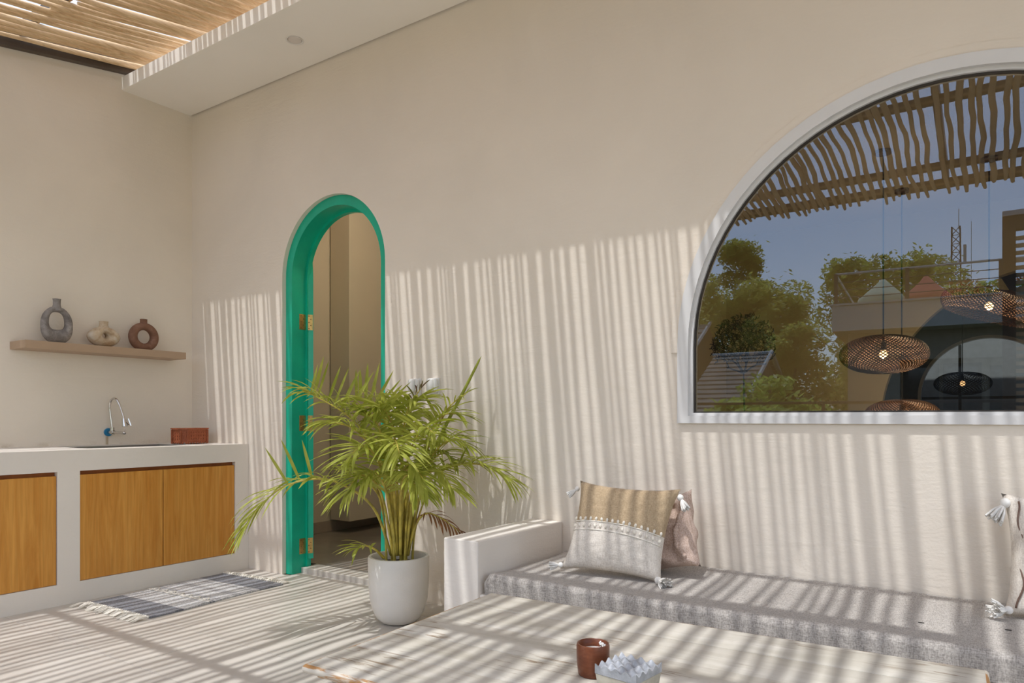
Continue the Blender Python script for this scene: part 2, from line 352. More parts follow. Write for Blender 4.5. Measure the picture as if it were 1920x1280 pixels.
# ------------------------------------------------------------------ floor
fl = MB().box((-4.9, -3.0, -.20), (3.2, 3.07, -.006)).build('floor', M['grout'], kind='structure')
tl = MB().box((.0008, .0008, -.012), (.7992, .3992, 0), .0012).mesh('tile', M['tile'])
y = 2.71-.4*14
row = 0
while y < 2.9:
    h = .4
    x = -4.9 + (0 if row % 2 == 0 else -.4)
    while x < 3.15:
        t = bpy.data.objects.new('tile', tl); COL.objects.link(t); t.parent = fl; t.location = (x, y, rnd.uniform(-.0004, 0))
        if y + .4 > 2.93: t.scale = (1, (2.925-y)/.4, 1)
        x += .8
    y += h; row += 1

# ------------------------------------------------------------------ back wall with the two arched openings
def arch_wall(name, x0, x1, z0, z1, y0, y1, openings, m):
    """openings: (cx, half width, spring height, bottom) with a round head; y0 is the front face"""
    xs = {x0, x1}
    for cx, r, zs, zb in openings:
        for i in range(49): xs.add(round(cx - r*math.cos(PI*i/48), 5))
    xs = sorted(xs); mb = MB()
    def hole(x):
        for cx, r, zs, zb in openings:
            if cx-r-1e-6 <= x <= cx+r+1e-6: return zb, zs+math.sqrt(max(0, r*r-(x-cx)**2))
        return None
    for a, b in zip(xs, xs[1:]):
        mid = hole((a+b)/2)
        if mid is None: segs = [((z0, z1), (z0, z1))]
        else:
            ha, hb = hole(a), hole(b)
            segs = [((ha[1], z1), (hb[1], z1))]
            if mid[0] > z0+1e-4: segs.append(((z0, mid[0]), (z0, mid[0])))
        for (la, ua), (lb, ub) in segs:
            for yy in (y0, y1): mb.add([(a, yy, la), (b, yy, lb), (b, yy, ub), (a, yy, ua)], [(0, 1, 2, 3)])
    for cx, r, zs, zb in openings:
        pts = [(cx-r, zb)] + [(round(cx-r*math.cos(PI*i/48), 5), zs+math.sqrt(max(0, r*r-(r*math.cos(PI*i/48))**2))) for i in range(49)] + [(cx+r, zb)]
        if zb > z0: pts.append((cx-r, zb))
        for (xa, za), (xb, zb2) in zip(pts, pts[1:]): mb.add([(xa, y0, za), (xb, y0, zb2), (xb, y1, zb2), (xa, y1, za)], [(0, 1, 2, 3)])
    mb.add([(x0, y0, z0), (x0, y1, z0), (x0, y1, z1), (x0, y0, z1)], [(0, 1, 2, 3)]); mb.add([(x1, y0, z0), (x1, y1, z0), (x1, y1, z1), (x1, y0, z1)], [(0, 1, 2, 3)])
    mb.add([(x0, y0, z1), (x1, y0, z1), (x1, y1, z1), (x0, y1, z1)], [(0, 1, 2, 3)])
    o = mb.build(name, m, kind='structure'); return o
DCX, DR, DZ = -3.303, .452, 1.895
WCX, WR, WZ, WB = -.152, .962, 1.300, .979
arch_wall('wall_back', XL-.1, 3.2, 0, 3.42, D, D+.15, [(DCX, DR, DZ, 0), (WCX, WR, WZ, WB)], M['wall'])
zw = lambda y: 3.168+.19*(y-1.73)          # the left wall's top follows the pitch of the roof
MB().add([(XL-.15, -1.2, 0), (XL, -1.2, 0), (XL, 3.07, 0), (XL-.15, 3.07, 0), (XL-.15, -1.2, zw(-1.2)), (XL, -1.2, zw(-1.2)), (XL, 3.07, zw(3.07)), (XL-.15, 3.07, zw(3.07))], [(0, 1, 2, 3), (0, 1, 5, 4), (3, 2, 6, 7), (1, 2, 6, 5), (0, 3, 7, 4), (4, 5, 6, 7)]).build('wall_left', M['wallL'], kind='structure')
# soffit along the back wall, with a shadow groove against it
MB().box((XL, 2.423, 3.165), (3.2, 2.908, 3.25), .0).box((XL+.001, 2.90, 3.20), (3.2, D-.001, 3.25)).build('ceiling', M['soffit'], kind='structure')

def ringpts(cx, r, zs, zb, n=40):
    return [(cx-r, zb)] + [(cx-r*math.cos(PI*i/n), zs+r*math.sin(PI*i/n)) for i in range(n+1)] + [(cx+r, zb)]
def arch_frame(mb, cx, ro, ri, zs, zb, y0, y1, sill=None, mi=0):
    """a band between two arches, from y0 (front) to y1"""
    o = ringpts(cx, ro, zs, zb); i = ringpts(cx, ri, zs, zb if sill is None else sill); n = len(o)
    vs = [(x, y0, z) for x, z in o]+[(x, y0, z) for x, z in i]+[(x, y1, z) for x, z in o]+[(x, y1, z) for x, z in i]; fs = []
    for k in range(n-1): fs += [(k, k+1, n+k+1, n+k), (2*n+k, 2*n+k+1, 3*n+k+1, 3*n+k), (k, k+1, 2*n+k+1, 2*n+k), (n+k, n+k+1, 3*n+k+1, 3*n+k)]
    if sill is None: fs += [(0, n, 3*n, 2*n), (n-1, 2*n-1, 4*n-1, 3*n-1)]
    else: fs += [(0, n-1, 2*n-1, n), (2*n, 3*n-1, 4*n-1, 3*n), (0, n-1, 3*n-1, 2*n), (n, 2*n-1, 4*n-1, 3*n)]
    mb.add(vs, fs, mi); return mb

# ------------------------------------------------------------------ window_1
win = setting('window_1')
mb = MB(); arch_frame(mb, WCX, WR+.002, WR-.045, WZ, WB-.002, D-.014, D+.06, sill=WB+.03)
arch_frame(mb, WCX, WR-.045, WR-.060, WZ, WB+.030, D+.004, D+.06, sill=WB+.042)
mb.build('window_frame', M['winframe'], win, smooth=35)
mb = MB(); arch_frame(mb, WCX, WR+.035, WR+.002, WZ, WB+.3, D-.006, D+.004)
mb.build('plaster_surround', M['wall'], win, smooth=35)
mb = MB(); arch_frame(mb, WCX, WR-.060, WR-.066, WZ, WB+.042, D+.016, D+.032, sill=WB+.048); mb.build('gasket', M['dark'], win)
g = ringpts(WCX, WR-.062, WZ, WB+.044, 48); n = len(g)
mb = MB().add([(x, D+.030, z) for x, z in g], [tuple(range(n))], 0).add([(x, D+.036, z) for x, z in g], [tuple(range(n))], 1)
mb.build('pane', [M['glass'], M['clear']], win)

# ------------------------------------------------------------------ door_1: green arched frame, leaf folded back inside, brass hinges
door = setting('door_1')
mb = MB(); arch_frame(mb, DCX, DR-.001, .392, DZ, .0, D+.028, D+.135); arch_frame(mb, DCX, DR-.001, .375, DZ, .0, D+.135, D+.165)
mb.build('door_frame', M['green'], door, smooth=35)
HX, HY = DCX-.392+.012, D+.165
la = math.radians(147)                          # how far the leaf is folded back
leaf = bpy.data.objects.new('door_leaf', None)
prof = []
Wd = .74
for i in range(25):
    a = PI*i/24; prof.append((Wd/2-Wd/2*math.cos(a), DZ-.02+Wd/2*math.sin(a)))
prof = [(0, .085)]+prof+[(Wd, .085)]; n = len(prof)
mb = MB().add([(x, 0, z) for x, z in prof]+[(x, .042, z) for x, z in prof], [tuple(range(n)), tuple(range(2*n-1, n-1, -1))]+[(k, (k+1) % n, n+(k+1) % n, n+k) for k in range(n)])
lf = mb.build('door_leaf', M['green'], door, smooth=35); lf.location = (HX+.022, HY+.006, 0); lf.rotation_euler = (0, 0, la)
for hz in (1.62, .965, .17):
    mb = MB().box((DCX-.3925, D+.085, hz-.05), (DCX-.3895, D+.137, hz+.05), .001, 0)
    mb.tube([(DCX-.385, D+.150, hz-.052), (DCX-.385, D+.150, hz+.052)], .0065, 10, 1)
    # the leaf plate lies on the leaf's hinge edge
    c, s_ = math.cos(la), math.sin(la); ex, ey = HX+.022, HY+.006
    p = lambda t, off, z: (ex - s_*t - c*off, ey + c*t - s_*off, z)
    q = [p(.004, .002, hz-.05), p(.040, .002, hz-.05), p(.040, .002, hz+.05), p(.004, .002, hz+.05), p(.004, -.002, hz-.05), p(.040, -.002, hz-.05), p(.040, -.002, hz+.05), p(.004, -.002, hz+.05)]
    mb.add(q, [(0, 1, 2, 3), (4, 5, 6, 7), (0, 1, 5, 4), (1, 2, 6, 5), (2, 3, 7, 6), (3, 0, 4, 7)], 0)
    for k in range(5):
        zz = hz-.04+.02*k
        mb.ball((DCX-.389, D+.098+.018*(k % 2), zz), .0035, 6, 4, 2); mb.ball(p(.016+.012*((k+1) % 2), .003, zz), .0035, 6, 4, 2)
    mb.build('hinge', [M['brass'], M['brass_dark'], M['screw']], door, smooth=30)

# ------------------------------------------------------------------ room behind the doorway
MB().box((-4.80, 3.15, -.1), (-2.68, 6.6, .035)).build('floor', M['dark_floor'], kind='structure')
MB().box((-4.80, 3.07, .0), (-4.665, 6.6, 3.1)).build('wall_corridor_left', M['corridor'], kind='structure')
MB().box((-4.7, 6.5, .0), (-2.75, 6.6, 3.1)).build('wall_corridor_back', M['corridor'], kind='structure')
MB().box((-4.7, 3.07, 3.0), (-2.7, 6.6, 3.1)).build('ceiling', M['corridor'], kind='structure')
MB().box((-2.80, 3.07, -.1), (-2.68, 8.75, 3.3)).build('wall_partition', M['inner'], kind='structure')
MB().box((-4.665, 3.08, .035), (-4.652, 6.5, .128), .002).build('baseboard_corridor', M['skirting'], kind='structure')
cl = thing('built_in_closet', 'tall beige boxed closet floating above the dark floor behind the green door', 'closet', (-4.651, 4.11, 0))
MB().box((0, 0, .138), (.228, 1.9, 3.0), .003).build('closet_body', M['corridor'], cl)
MB().box((.002, .02, .132), (.222, 1.88, .138)).build('closet_underside', M['skirting'], cl)
MB().box((DCX-.392, 2.926, -.012), (DCX+.392, 3.02, .0), .001).box((DCX-.392, 3.02, -.012), (DCX+.392, 3.16, .035), .003).build('trim_door_step', M['tile'], kind='structure')
dl = thing('corridor_fill_lamp', 'added unseen fill lamp that lights the room behind the green door', 'lamp', (-3.2, 3.75, 3.0))  # out of view, added to brighten the room behind the doorway
MB().lathe([(.16, 0), (.16, -.03), (.15, -.035)], n=28).build('fill_lamp_base', M['plastic'], dl, smooth=30)
MB().lathe([(.145, -.035), (.13, -.06), (.0, -.075)], n=28).build('fill_lamp_diffuser', M['fill_glow'], dl, smooth=60)
L = bpy.data.lights.new('corridor_fill', 'POINT'); L.energy = 18; L.color = (1, .88, .70); L.shadow_soft_size = .12  # added fill for the corridor, goes with the unseen lamp
lo = bpy.data.objects.new('corridor_fill', L); COL.objects.link(lo); lo.location = (-3.2, 3.75, 2.85)

# ------------------------------------------------------------------ rooms behind the window
MB().box((-2.8, 3.07, -.1), (4.2, 14.1, 0)).build('floor', M['dark_floor'], kind='structure')
MB().box((-2.7, 3.07, 3.17), (4.2, 8.6, 3.3)).build('ceiling', M['inner'], kind='structure')
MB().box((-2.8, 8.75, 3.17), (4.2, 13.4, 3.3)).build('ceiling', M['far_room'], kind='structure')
MB().box((4.1, 3.07, 0), (4.2, 14.1, 3.3)).build('wall_inner_right', M['inner'], kind='structure')
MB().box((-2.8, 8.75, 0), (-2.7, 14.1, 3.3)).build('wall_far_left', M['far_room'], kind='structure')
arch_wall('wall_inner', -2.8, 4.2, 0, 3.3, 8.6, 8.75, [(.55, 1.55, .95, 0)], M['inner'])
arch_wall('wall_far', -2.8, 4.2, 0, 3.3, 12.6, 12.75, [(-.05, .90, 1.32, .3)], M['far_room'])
wn = setting('window_2'); mb = MB(); arch_frame(mb, -.05, .902, .86, 1.32, .3, 12.58, 12.7, sill=.34); mb.build('window_frame', M['winframe'], wn, smooth=35)
MB().box((.42, 12.62, .34), (.46, 12.66, 2.1)).box((-.9, 12.62, 1.28), (.82, 12.66, 1.32)).box((-.42, 12.62, .34), (-.38, 12.66, 2.1)).build('glazing_bar', M['dark'], wn)
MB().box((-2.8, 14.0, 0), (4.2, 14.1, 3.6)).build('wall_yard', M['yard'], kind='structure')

def strands(R, H, n, turns, seg=26, r=.0022, open_bottom=False, z0=0.0):
    mb = MB()
    for d in (1, -1):
        for k in range(n):
            a0 = 2*PI*k/n; pts = []
            for i in range(seg+1):
                t = i/seg; th = PI*(.06+.94*t) if not open_bottom else PI*(.06+.62*t)
                rr = R*math.sin(th)**.85; zz = H*math.cos(th); a = a0+d*turns*2*PI*t
                pts.append((rr*math.cos(a), rr*math.sin(a), z0+zz))
            mb.tube(pts, r, 3, caps=False)
    return mb
shade_mesh = strands(.325, .155, 60, .33, r=.0042).mesh('lamp_shade', M['rattan'])
shade_open = strands(.36, .16, 56, .25, r=.0038, open_bottom=True).mesh('lamp_shade', M['rattan'])
shade_mirrored = strands(.325, .15, 40, .33, 18, .0045).mesh('lamp_shade', M['black_weave'])
def pendant(label, x, y, zc, ceil, mesh, bulb, energy, tilt=(0, 0, 0), cap=False, sc=1, group='woven pendant lamps inside the room'):
    t = thing('pendant_lamp', label, 'lamp', (x, y, zc), group=group)
    sh = bpy.data.objects.new('lamp_shade', mesh); COL.objects.link(sh); sh.parent = t; sh.rotation_euler = tilt; sh.scale = (sc, sc, sc)
    MB().tube([(0, 0, ceil-zc-.02), (0, 0, .10)], .0065, 6).build('cord', M['cable'], t)
    MB().lathe([(0, .0), (.062, 0), (.062, -.03), (.0, -.034)], (0, 0, ceil-zc), 20).build('ceiling_rose', M['canopy'], t, smooth=30)
    MB().lathe([(.018, .10), (.02, .04), (.012, .035)], n=12).build('lamp_holder', M['cable'], t, smooth=30)
    MB().ball((0, 0, 0), .032, 14, 10, sc=(1, 1, 1.1)).build('bulb', bulb, t, smooth='all')
    if cap: MB().lathe([(.008, .235), (.03, .215), (.105, .145), (.10, .14)], n=24).build('shade_cap', M['rattan_pale'], t, smooth=30, rot=tilt)
    if energy:
        L = bpy.data.lights.new('bulb_light', 'POINT'); L.energy = energy; L.color = (1, .80, .56); L.shadow_soft_size = .05
        o = bpy.data.objects.new('bulb_light', L); COL.objects.link(o); o.location = (x, y, zc-.06)
    return t
pendant('large brown woven rattan pendant lamp glowing behind the arched window', -.73, 6.45, 1.515, 3.17, shade_mesh, M['bulb'], 13)
pendant('brown woven pendant lamp hung lowest, its top just above the window sill', -.71, 7.65, 1.02, 3.17, shade_mesh, M['bulb'], 13)
pendant('open tilted rattan pendant lamp with pale cone cap at the window\'s right', -.02, 7.12, 1.93, 3.17, shade_open, M['bulb'], 13, (math.radians(14), math.radians(20), 0), True)
pendant('dark pendant shape standing in for a lamp mirrored in the far glass, low in the arch', -.32, 11.0, 1.45, 3.17, shade_mirrored, M['bulb_mirrored'], 0, group='stand-ins for lamps mirrored in the far glass')  # a lamp's reflection in the far glass, built as a solid lamp
pendant('dark pendant shape standing in for a lamp mirrored in the far glass, higher and further right', .70, 11.2, 1.93, 3.17, shade_mirrored, M['bulb'], 0, group='stand-ins for lamps mirrored in the far glass')  # second mirrored lamp, likewise built solid beyond the arch

def fan_coral():
    t = thing('sea_fan', 'dark dried sea fan with branching veins behind the window\'s lower left', 'ornament', (-.965, 3.36, .74), rz=.3)
    mb = MB(); rr = random.Random(3)
    def grow(p, a, L, r, dep):
        n_ = 5; pts = [p]
        for i in range(n_):
            a += rr.uniform(-.22, .22); p = (p[0]+L/n_*math.sin(a), 0, p[2]+L/n_*math.cos(a))
            q = math.hypot(p[0], p[2]-.615)
            if q > .145 and dep: break
            pts.append(p)
        if len(pts) > 1: mb.tube(pts, [r*(1-.3*i/len(pts)) for i in range(len(pts))], 4, caps=False)
        if dep >= 7 or len(pts) < 3: return
        for s_ in ((-1, 1) if rr.random() < .85 else (-1, 0, 1)): grow(pts[-1], a+s_*rr.uniform(.25, .62), L*rr.uniform(.62, .85), r*.72, dep+1)
    for a in (-1.1, -.7, -.25, .2, .65, 1.1): grow((0, 0, .47), a, .07, .0045, 1)
    for i in range(620):
        a = rr.uniform(0, 2*PI); q = .14*math.sqrt(rr.random()); x, z = q*math.cos(a), .60+q*math.sin(a)
        if z < .52: continue
        b = rr.uniform(0, PI); mb.tube([(x, 0, z), (x+.010*math.cos(b), .002, z+.010*math.sin(b)), (x+.020*math.cos(b+.6), 0, z+.02*math.sin(b+.6))], .0024, 3, caps=False)
    mb.build('fan_branches', M['black_weave'], t)
    MB().tube([(0, 0, .03), (.004, 0, .25), (0, 0, .47)], [.007, .005, .0035], 6).build('stem', M['black_weave'], t)
    MB().box((-.06, -.04, 0), (.06, .04, .03), .004).build('base', M['dark'], t)
fan_coral()
ct = thing('console_table', 'low dark console table under the window inside, carrying the sea fan', 'table', (-.95, 3.36, 0))
MB().box((-.3, -.17, .70), (.3, .17, .74), .004).build('tabletop', M['beam'], ct)
for sx in (-.27, .27):
    for sy in (-.14, .14): MB().box((sx-.02, sy-.02, 0), (sx+.02, sy+.02, .70), .002).build('leg', M['beam'], ct)

# ------------------------------------------------------------------ downlight in the soffit
d = thing('downlight', 'small round white downlight set in the soffit', 'lamp', (-3.31, 2.66, 3.165))
MB().lathe([(.047, .0), (.050, -.003), (.044, -.004), (.036, .002)], n=32).build('trim_ring', M['bulb_trim'], d, smooth=40)
MB().lathe([(.037, -.0005), (.0, -.001)], n=32).build('lens', M['lens'], d, smooth=40)

# ------------------------------------------------------------------ pergola roof
pg = thing('pergola', 'pergola roof of peeled wavy sticks sloping out from the soffit', 'pergola')
STICKS = [(-4.7368,0.0232,2.38),(-4.6904,0.0232,2.38),(-4.6203,0.011,2.37),(-4.5936,0.011,2.37),(-4.5316,0.0371,2.37),(-4.4563,0.0252,2.37),(-4.3788,0.0163,2.37),(-4.3283,0.0162,2.36),(-4.2607,0.0143,2.36),(-4.2216,0.011,2.36),(-4.1904,0.011,2.36),(-4.1507,0.0113,2.36),(-4.0822,0.0133,2.36),(-4.0425,0.011,2.36),(-3.989,0.0351,2.35),(-3.9155,0.011,2.35),(-3.8783,0.0199,2.35),(-3.8275,0.0215,2.35),(-3.7777,0.0182,2.35),(-3.7193,0.0267,2.35),(-3.6482,0.0252,2.35),(-3.5891,0.0229,2.35),(-3.5351,0.0192,2.35),(-3.4868,0.0196,2.35),(-3.4204,0.0258,2.35),(-3.3498,0.0255,2.35),(-3.293,0.0206,2.35),(-3.2308,0.0248,2.35),(-3.1597,0.0263,2.35),(-3.1006,0.0236,2.35),(-3.0371,0.0226,2.35),(-2.9911,0.0129,2.38),(-2.9434,0.011,2.38),(-2.9172,0.011,2.38),(-2.8876,0.0122,2.38),(-2.8291,0.011,2.38),(-2.7712,0.0306,2.37),(-2.699,0.0236,2.37),(-2.6252,0.0242,2.37),(-2.5797,0.011,2.37),(-2.551,0.011,2.37),(-2.5267,0.011,2.37),(-2.5045,0.011,2.36),(-2.453,0.0301,2.36),(-2.3748,0.0261,2.36),(-2.3144,0.0132,2.36),(-2.2723,0.011,2.35),(-2.2273,0.0232,2.35),(-2.1783,0.011,2.35),(-2.1402,0.0133,2.35),(-2.0946,0.0133,2.35),(-2.0645,0.011,2.35),(-2.0016,0.0281,2.39),(-1.9292,0.011,2.38),(-1.9046,0.011,2.38),(-1.8611,0.0191,2.38),(-1.8044,0.0166,2.38),(-1.7455,0.011,2.38),(-1.6813,0.0271,2.37),(-1.6349,0.011,2.37),(-1.5958,0.0147,2.37),(-1.5519,0.011,2.37),(-1.498,0.0147,2.36),(-1.4546,0.011,2.36),(-1.4052,0.0127,2.36),(-1.3567,0.011,2.36),(-1.3236,0.0113,2.35),(-1.287,0.011,2.35),(-1.2598,0.011,2.08),(-1.2054,0.011,2.08),(-1.1474,0.0135,2.08),(-1.1113,0.0145,2.08),(-1.0608,0.011,2.08),(-1.0148,0.011,2.08),(-0.9602,0.0115,2.08),(-0.9177,0.011,2.08),(-0.8692,0.011,2.08),(-0.8261,0.011,2.08),(-0.7911,0.011,2.08),(-0.7701,0.011,2.08),(-0.7436,0.011,2.08),(-0.6931,0.0185,2.08),(-0.6245,0.031,2.08),(-0.564,0.011,2.08),(-0.4844,0.032,2.08),(-0.4069,0.011,2.08),(-0.3564,0.015,2.08),(-0.2938,0.011,2.08),(-0.2208,0.0275,2.08),(-0.1568,0.011,2.08),(-0.1045,0.0197,2.1),(-0.0482,0.0243,2.1),(0.0283,0.0205,2.1),(0.0903,0.0241,2.1),(0.1626,0.0238,2.1),(0.2377,0.0201,2.1),(0.2991,0.021,2.1),(0.3575,0.0166,2.1),(0.4148,0.0231,2.1),(0.4645,0.0155,2.1),(0.5234,0.0178,2.1),(0.5843,0.0197,2.1),(0.6476,0.025,2.1),(0.7066,0.0191,2.1),(0.7621,0.0213,2.1),(0.8189,0.0186,2.1),(0.8843,0.0182,2.1),(0.9505,0.024,2.1),(1.0027,0.0156,2.1),(1.0567,0.0227,2.1),(1.1221,0.0174,2.1),(1.1745,0.0168,2.1),(1.2282,0.0154,2.1),(1.295,0.024,2.1),(1.3752,0.0223,2.1),(1.4467,0.0152,2.1),(1.5038,0.0247,2.1),(1.577,0.0191,2.1),(1.6509,0.0212,2.1),(1.7204,0.0179,2.1),(1.7726,0.0194,2.1),(1.8243,0.0188,2.1),(1.8954,0.0183,2.1),(1.9394,0.0154,2.1),(1.992,0.0228,2.1),(2.0518,0.0179,2.1),(2.1069,0.0248,2.1),(2.1694,0.0171,2.1),(2.2135,0.0156,2.1),(2.2651,0.0218,2.1)]
PS = .17; ZS = lambda y: 3.315+PS*(y-2.42)
Y0, Y1 = 2.62, -.68
STICKS = [s for s in STICKS if s[0] > -4.70]
LONG = [s for j, s in enumerate(STICKS) if s[1] >= .0125 or j % 3]; NS = len(LONG)
for i, (sx, r, ya) in enumerate(STICKS):
    short = STICKS[i] not in LONG; k_ = sum(1 for s in LONG if s[0] < sx)
    r *= .93; xe = (-4.64+(2.3+4.64)*(k_+.5)/NS if not short else sx)*.75+sx*.25
    rr = random.Random(i*7+1); ph = [rr.uniform(0, 2*PI) for _ in range(3)]; am = rr.uniform(.005, .012)
    ye = rr.uniform(1.75, 2.15) if short else Y1+rr.uniform(-.05, .08); N = 8 if short else 26; pts = []; rs = []
    def wav(t): return .03*noise.noise(Vector((sx*1.1, t*1.5, 0)))+.4*am*math.sin(2*PI*t/.95+ph[0])+.4*am*math.sin(2*PI*t/.41+ph[1])
    w0 = wav(ya)
    for k in range(N+1):
        yy = Y0+(ye-Y0)*k/N; fade = min(1, abs(yy-ya)/.9)*.85+.15
        q = max(0, min(1, (2.25-yy)/2.2)); q = q*q*(3-2*q)
        pts.append((sx+(xe-sx)*q*.9+(wav(yy)-w0)*fade*1.2, yy, ZS(yy)+.004*math.sin(3*yy+ph[2])))
        base_r = r*(1.02-.0*k/N); end_r = .0165+.0030*math.sin(ph[1])-(.002 if sx < -2.9 else 0)
        q = max(0, min(1, (2.42-yy)/.6)) if sx < -2.9 else max(0, min(1, (2.3-yy)/1.4)); rs.append((base_r*(1-q)+end_r*q)*(1+.07*math.sin(7*yy+ph[0])))
    rs[0] *= .85; rs[-1] *= .7
    MB().tube(pts, rs, 9).build('stick', M['stick'], pg, smooth=60)
def sloped(y, z): return z
for by, hw in ((1.796, .013), (.57, .023), (-.34, .023), (-.64, .05)):
    zz = ZS(by)+.028
    MB().box((XL+.002, by-hw, zz), (2.6, by+hw, zz+.055), .003).build('purlin', M['beam'], pg)
    MB().box((XL+.002, by+hw, zz+.002), (2.6, by+hw+.012, zz+.018), .002).build('batten', M['trim'], pg)
zz = ZS(1.327)+.03
MB().box((-1.95, 1.327-.062, zz), (-.28, 1.327+.062, zz+.05), .003).build('purlin', M['beam'], pg)  # unseen short bar added to cast the dark band along the mattress front
for rx in (XL+.03, -1.93, -.30, 1.3, 2.55):
    a, b = Y0, -.66; hw = .022; dz = .055 if rx > XL+.1 else -.048; h = .09 if rx > XL+.1 else .13
    vs = [(rx-hw, a, ZS(a)+dz), (rx+hw, a, ZS(a)+dz), (rx+hw, b, ZS(b)+dz), (rx-hw, b, ZS(b)+dz)]; vs += [(x, y, z+h) for x, y, z in vs]
    MB().add(vs, [(0, 1, 2, 3), (4, 5, 6, 7), (0, 1, 5, 4), (1, 2, 6, 5), (2, 3, 7, 6), (3, 0, 4, 7)]).build('rafter', M['beam'], pg)
xx = XL+.0
for k in range(9):
    xa = XL+.83*k; xb = xa+.83; dz = .15+.004*(k % 2)
    vs = [(xa, 2.9, ZS(2.9)+dz), (xb, 2.9, ZS(2.9)+dz), (xb, -.75, ZS(-.75)+dz), (xa, -.75, ZS(-.75)+dz)]
    MB().add(vs, [(0, 1, 2, 3)]).build('roof_sheet', M['sheet'], pg)

# ------------------------------------------------------------------ masonry counter
ct = thing('kitchen_counter', 'white plastered masonry counter with orange wooden doors along the left wall', 'counter', (XL, 0, 0))
CW = .658; ya, yb = -.3, 2.919
mb = MB()
mb.box((.001, ya, 0), (CW, yb, .112)).box((.001, ya, .712), (CW-.001, 1.98, .826)).box((.001, 2.62, .712), (CW-.001, yb, .826)).box((CW-.16, 1.98, .712), (CW-.001, 2.62, .826)).box((.001, 1.98, .712), (.10, 2.62, .826))
for a, b in ((ya, .05), (1.754, 1.866), (2.821, yb)): mb.box((.001, a, .112), (CW-.0005, b, .712))
mb.build('counter_body', M['white'], ct)
for a, b, hd in ((.052, .90, 0), (.903, 1.752, 0), (1.868, 2.336, 0), (2.339, 2.819, 0)):
    MB().box((CW-.030, a+.001, .114), (CW-.008, b-.001, .690), .0015).build('door', M['door_wood'], ct)
for a, b in ((.052, 1.752), (1.868, 2.819)):
    MB().box((CW-.06, a, .690), (CW-.032, b, .711)).build('finger_rail', M['strip_wood'], ct)
sk = MB().box((.10, 1.98, .70), (CW-.16, 2.62, .71)).box((.10, 1.98, .70), (.112, 2.62, .822)).box((CW-.172, 1.98, .70), (CW-.16, 2.62, .822)).box((.10, 1.98, .70), (CW-.16, 1.992, .822)).box((.10, 2.608, .70), (CW-.16, 2.62, .822))
sk.build('sink_basin', M['rim'], ct)

# ------------------------------------------------------------------ faucet
fa = thing('wall_faucet', 'chrome wall faucet with gooseneck spout and blue wall flange', 'faucet', (XL, 2.335, .907))
MB().tube([(0, 0, 0), (.012, 0, 0)], .026, 24).build('wall_flange', M['blue'], fa, smooth=30, label='blue plastic wall flange')
MB().tube([(.01, 0, 0), (.075, 0, 0)], .013, 14).tube([(.055, 0, -.012), (.055, 0, .030)], .013, 14).tube([(.07, 0, 0), (.165, .018, -.004)], .0085, 12).ball((.168, .019, -.004), .011).build('body', M['chrome'], fa, smooth=40)
MB().tube(spline([(.055, 0, .02), (.048, -.008, .11), (.046, -.012, .165), (.058, -.008, .205), (.085, .002, .218), (.112, .012, .19), (.135, .022, .13), (.150, .028, .085)], 30), .0065, 10).build('spout', M['chrome'], fa, smooth=60)
MB().tube([(.150, .028, .088), (.158, .030, .038)], [.014, .018], 14).tube([(.160, .030, .040), (.165, .024, .0)], .0035, 8).build('aerator', M['chrome'], fa, smooth=40)
MB().tube([(.165, .030, .07), (.178, .046, .05)], .006, 8).tube([(.176, .040, .088), (.186, .052, .042)], .0065, 8).build('lever', M['chrome'], fa, smooth=40)

# ------------------------------------------------------------------ carved box
cb = thing('carved_box', 'small red carved wooden box on the counter by the corner', 'box', (-4.45, 2.715, .826), rz=math.radians(8))
def octo(hw, hd, c): return [(-hw, -hd+c), (-hw+c, -hd), (hw-c, -hd), (hw, -hd+c), (hw, hd-c), (hw-c, hd), (-hw+c, hd), (-hw, hd-c)]
def prism(mb, poly, z0, z1, mi=0):
    n = len(poly); mb.add([(x, y, z0) for x, y in poly]+[(x, y, z1) for x, y in poly], [tuple(range(n-1, -1, -1)), tuple(range(n, 2*n))]+[(k, (k+1) % n, n+(k+1) % n, n+k) for k in range(n)], mi); return mb
prism(MB(), octo(.072, .105, .03), .010, .092).build('box_body', M['carved'], cb)
mb = prism(MB(), octo(.080, .113, .032), .098, .106); prism(mb, octo(.074, .107, .03), .092, .098); mb.build('lid', M['carved'], cb)
mb = MB()
O = octo(.074, .107, .03)
for k in range(8):
    (x0, y0), (x1, y1) = O[k], O[(k+1) % 8]; L_ = math.hypot(x1-x0, y1-y0); m_ = max(2, int(L_/.018))
    mb.tube([(x0, y0, .004), (x0, y0, .094)], .0045, 6)
    for j in range(m_):
        t = (j+.5)/m_; px, py = x0+(x1-x0)*t, y0+(y1-y0)*t
        mb.ball((px, py, .010), .008, 6, 4, sc=(.7, .7, 1))
        for zz in (.036, .056, .076): mb.ball((px, py, zz), .0055, 5, 4, sc=(.6, .6, 1.2))
mb.build('fretwork', M['carved'], cb)

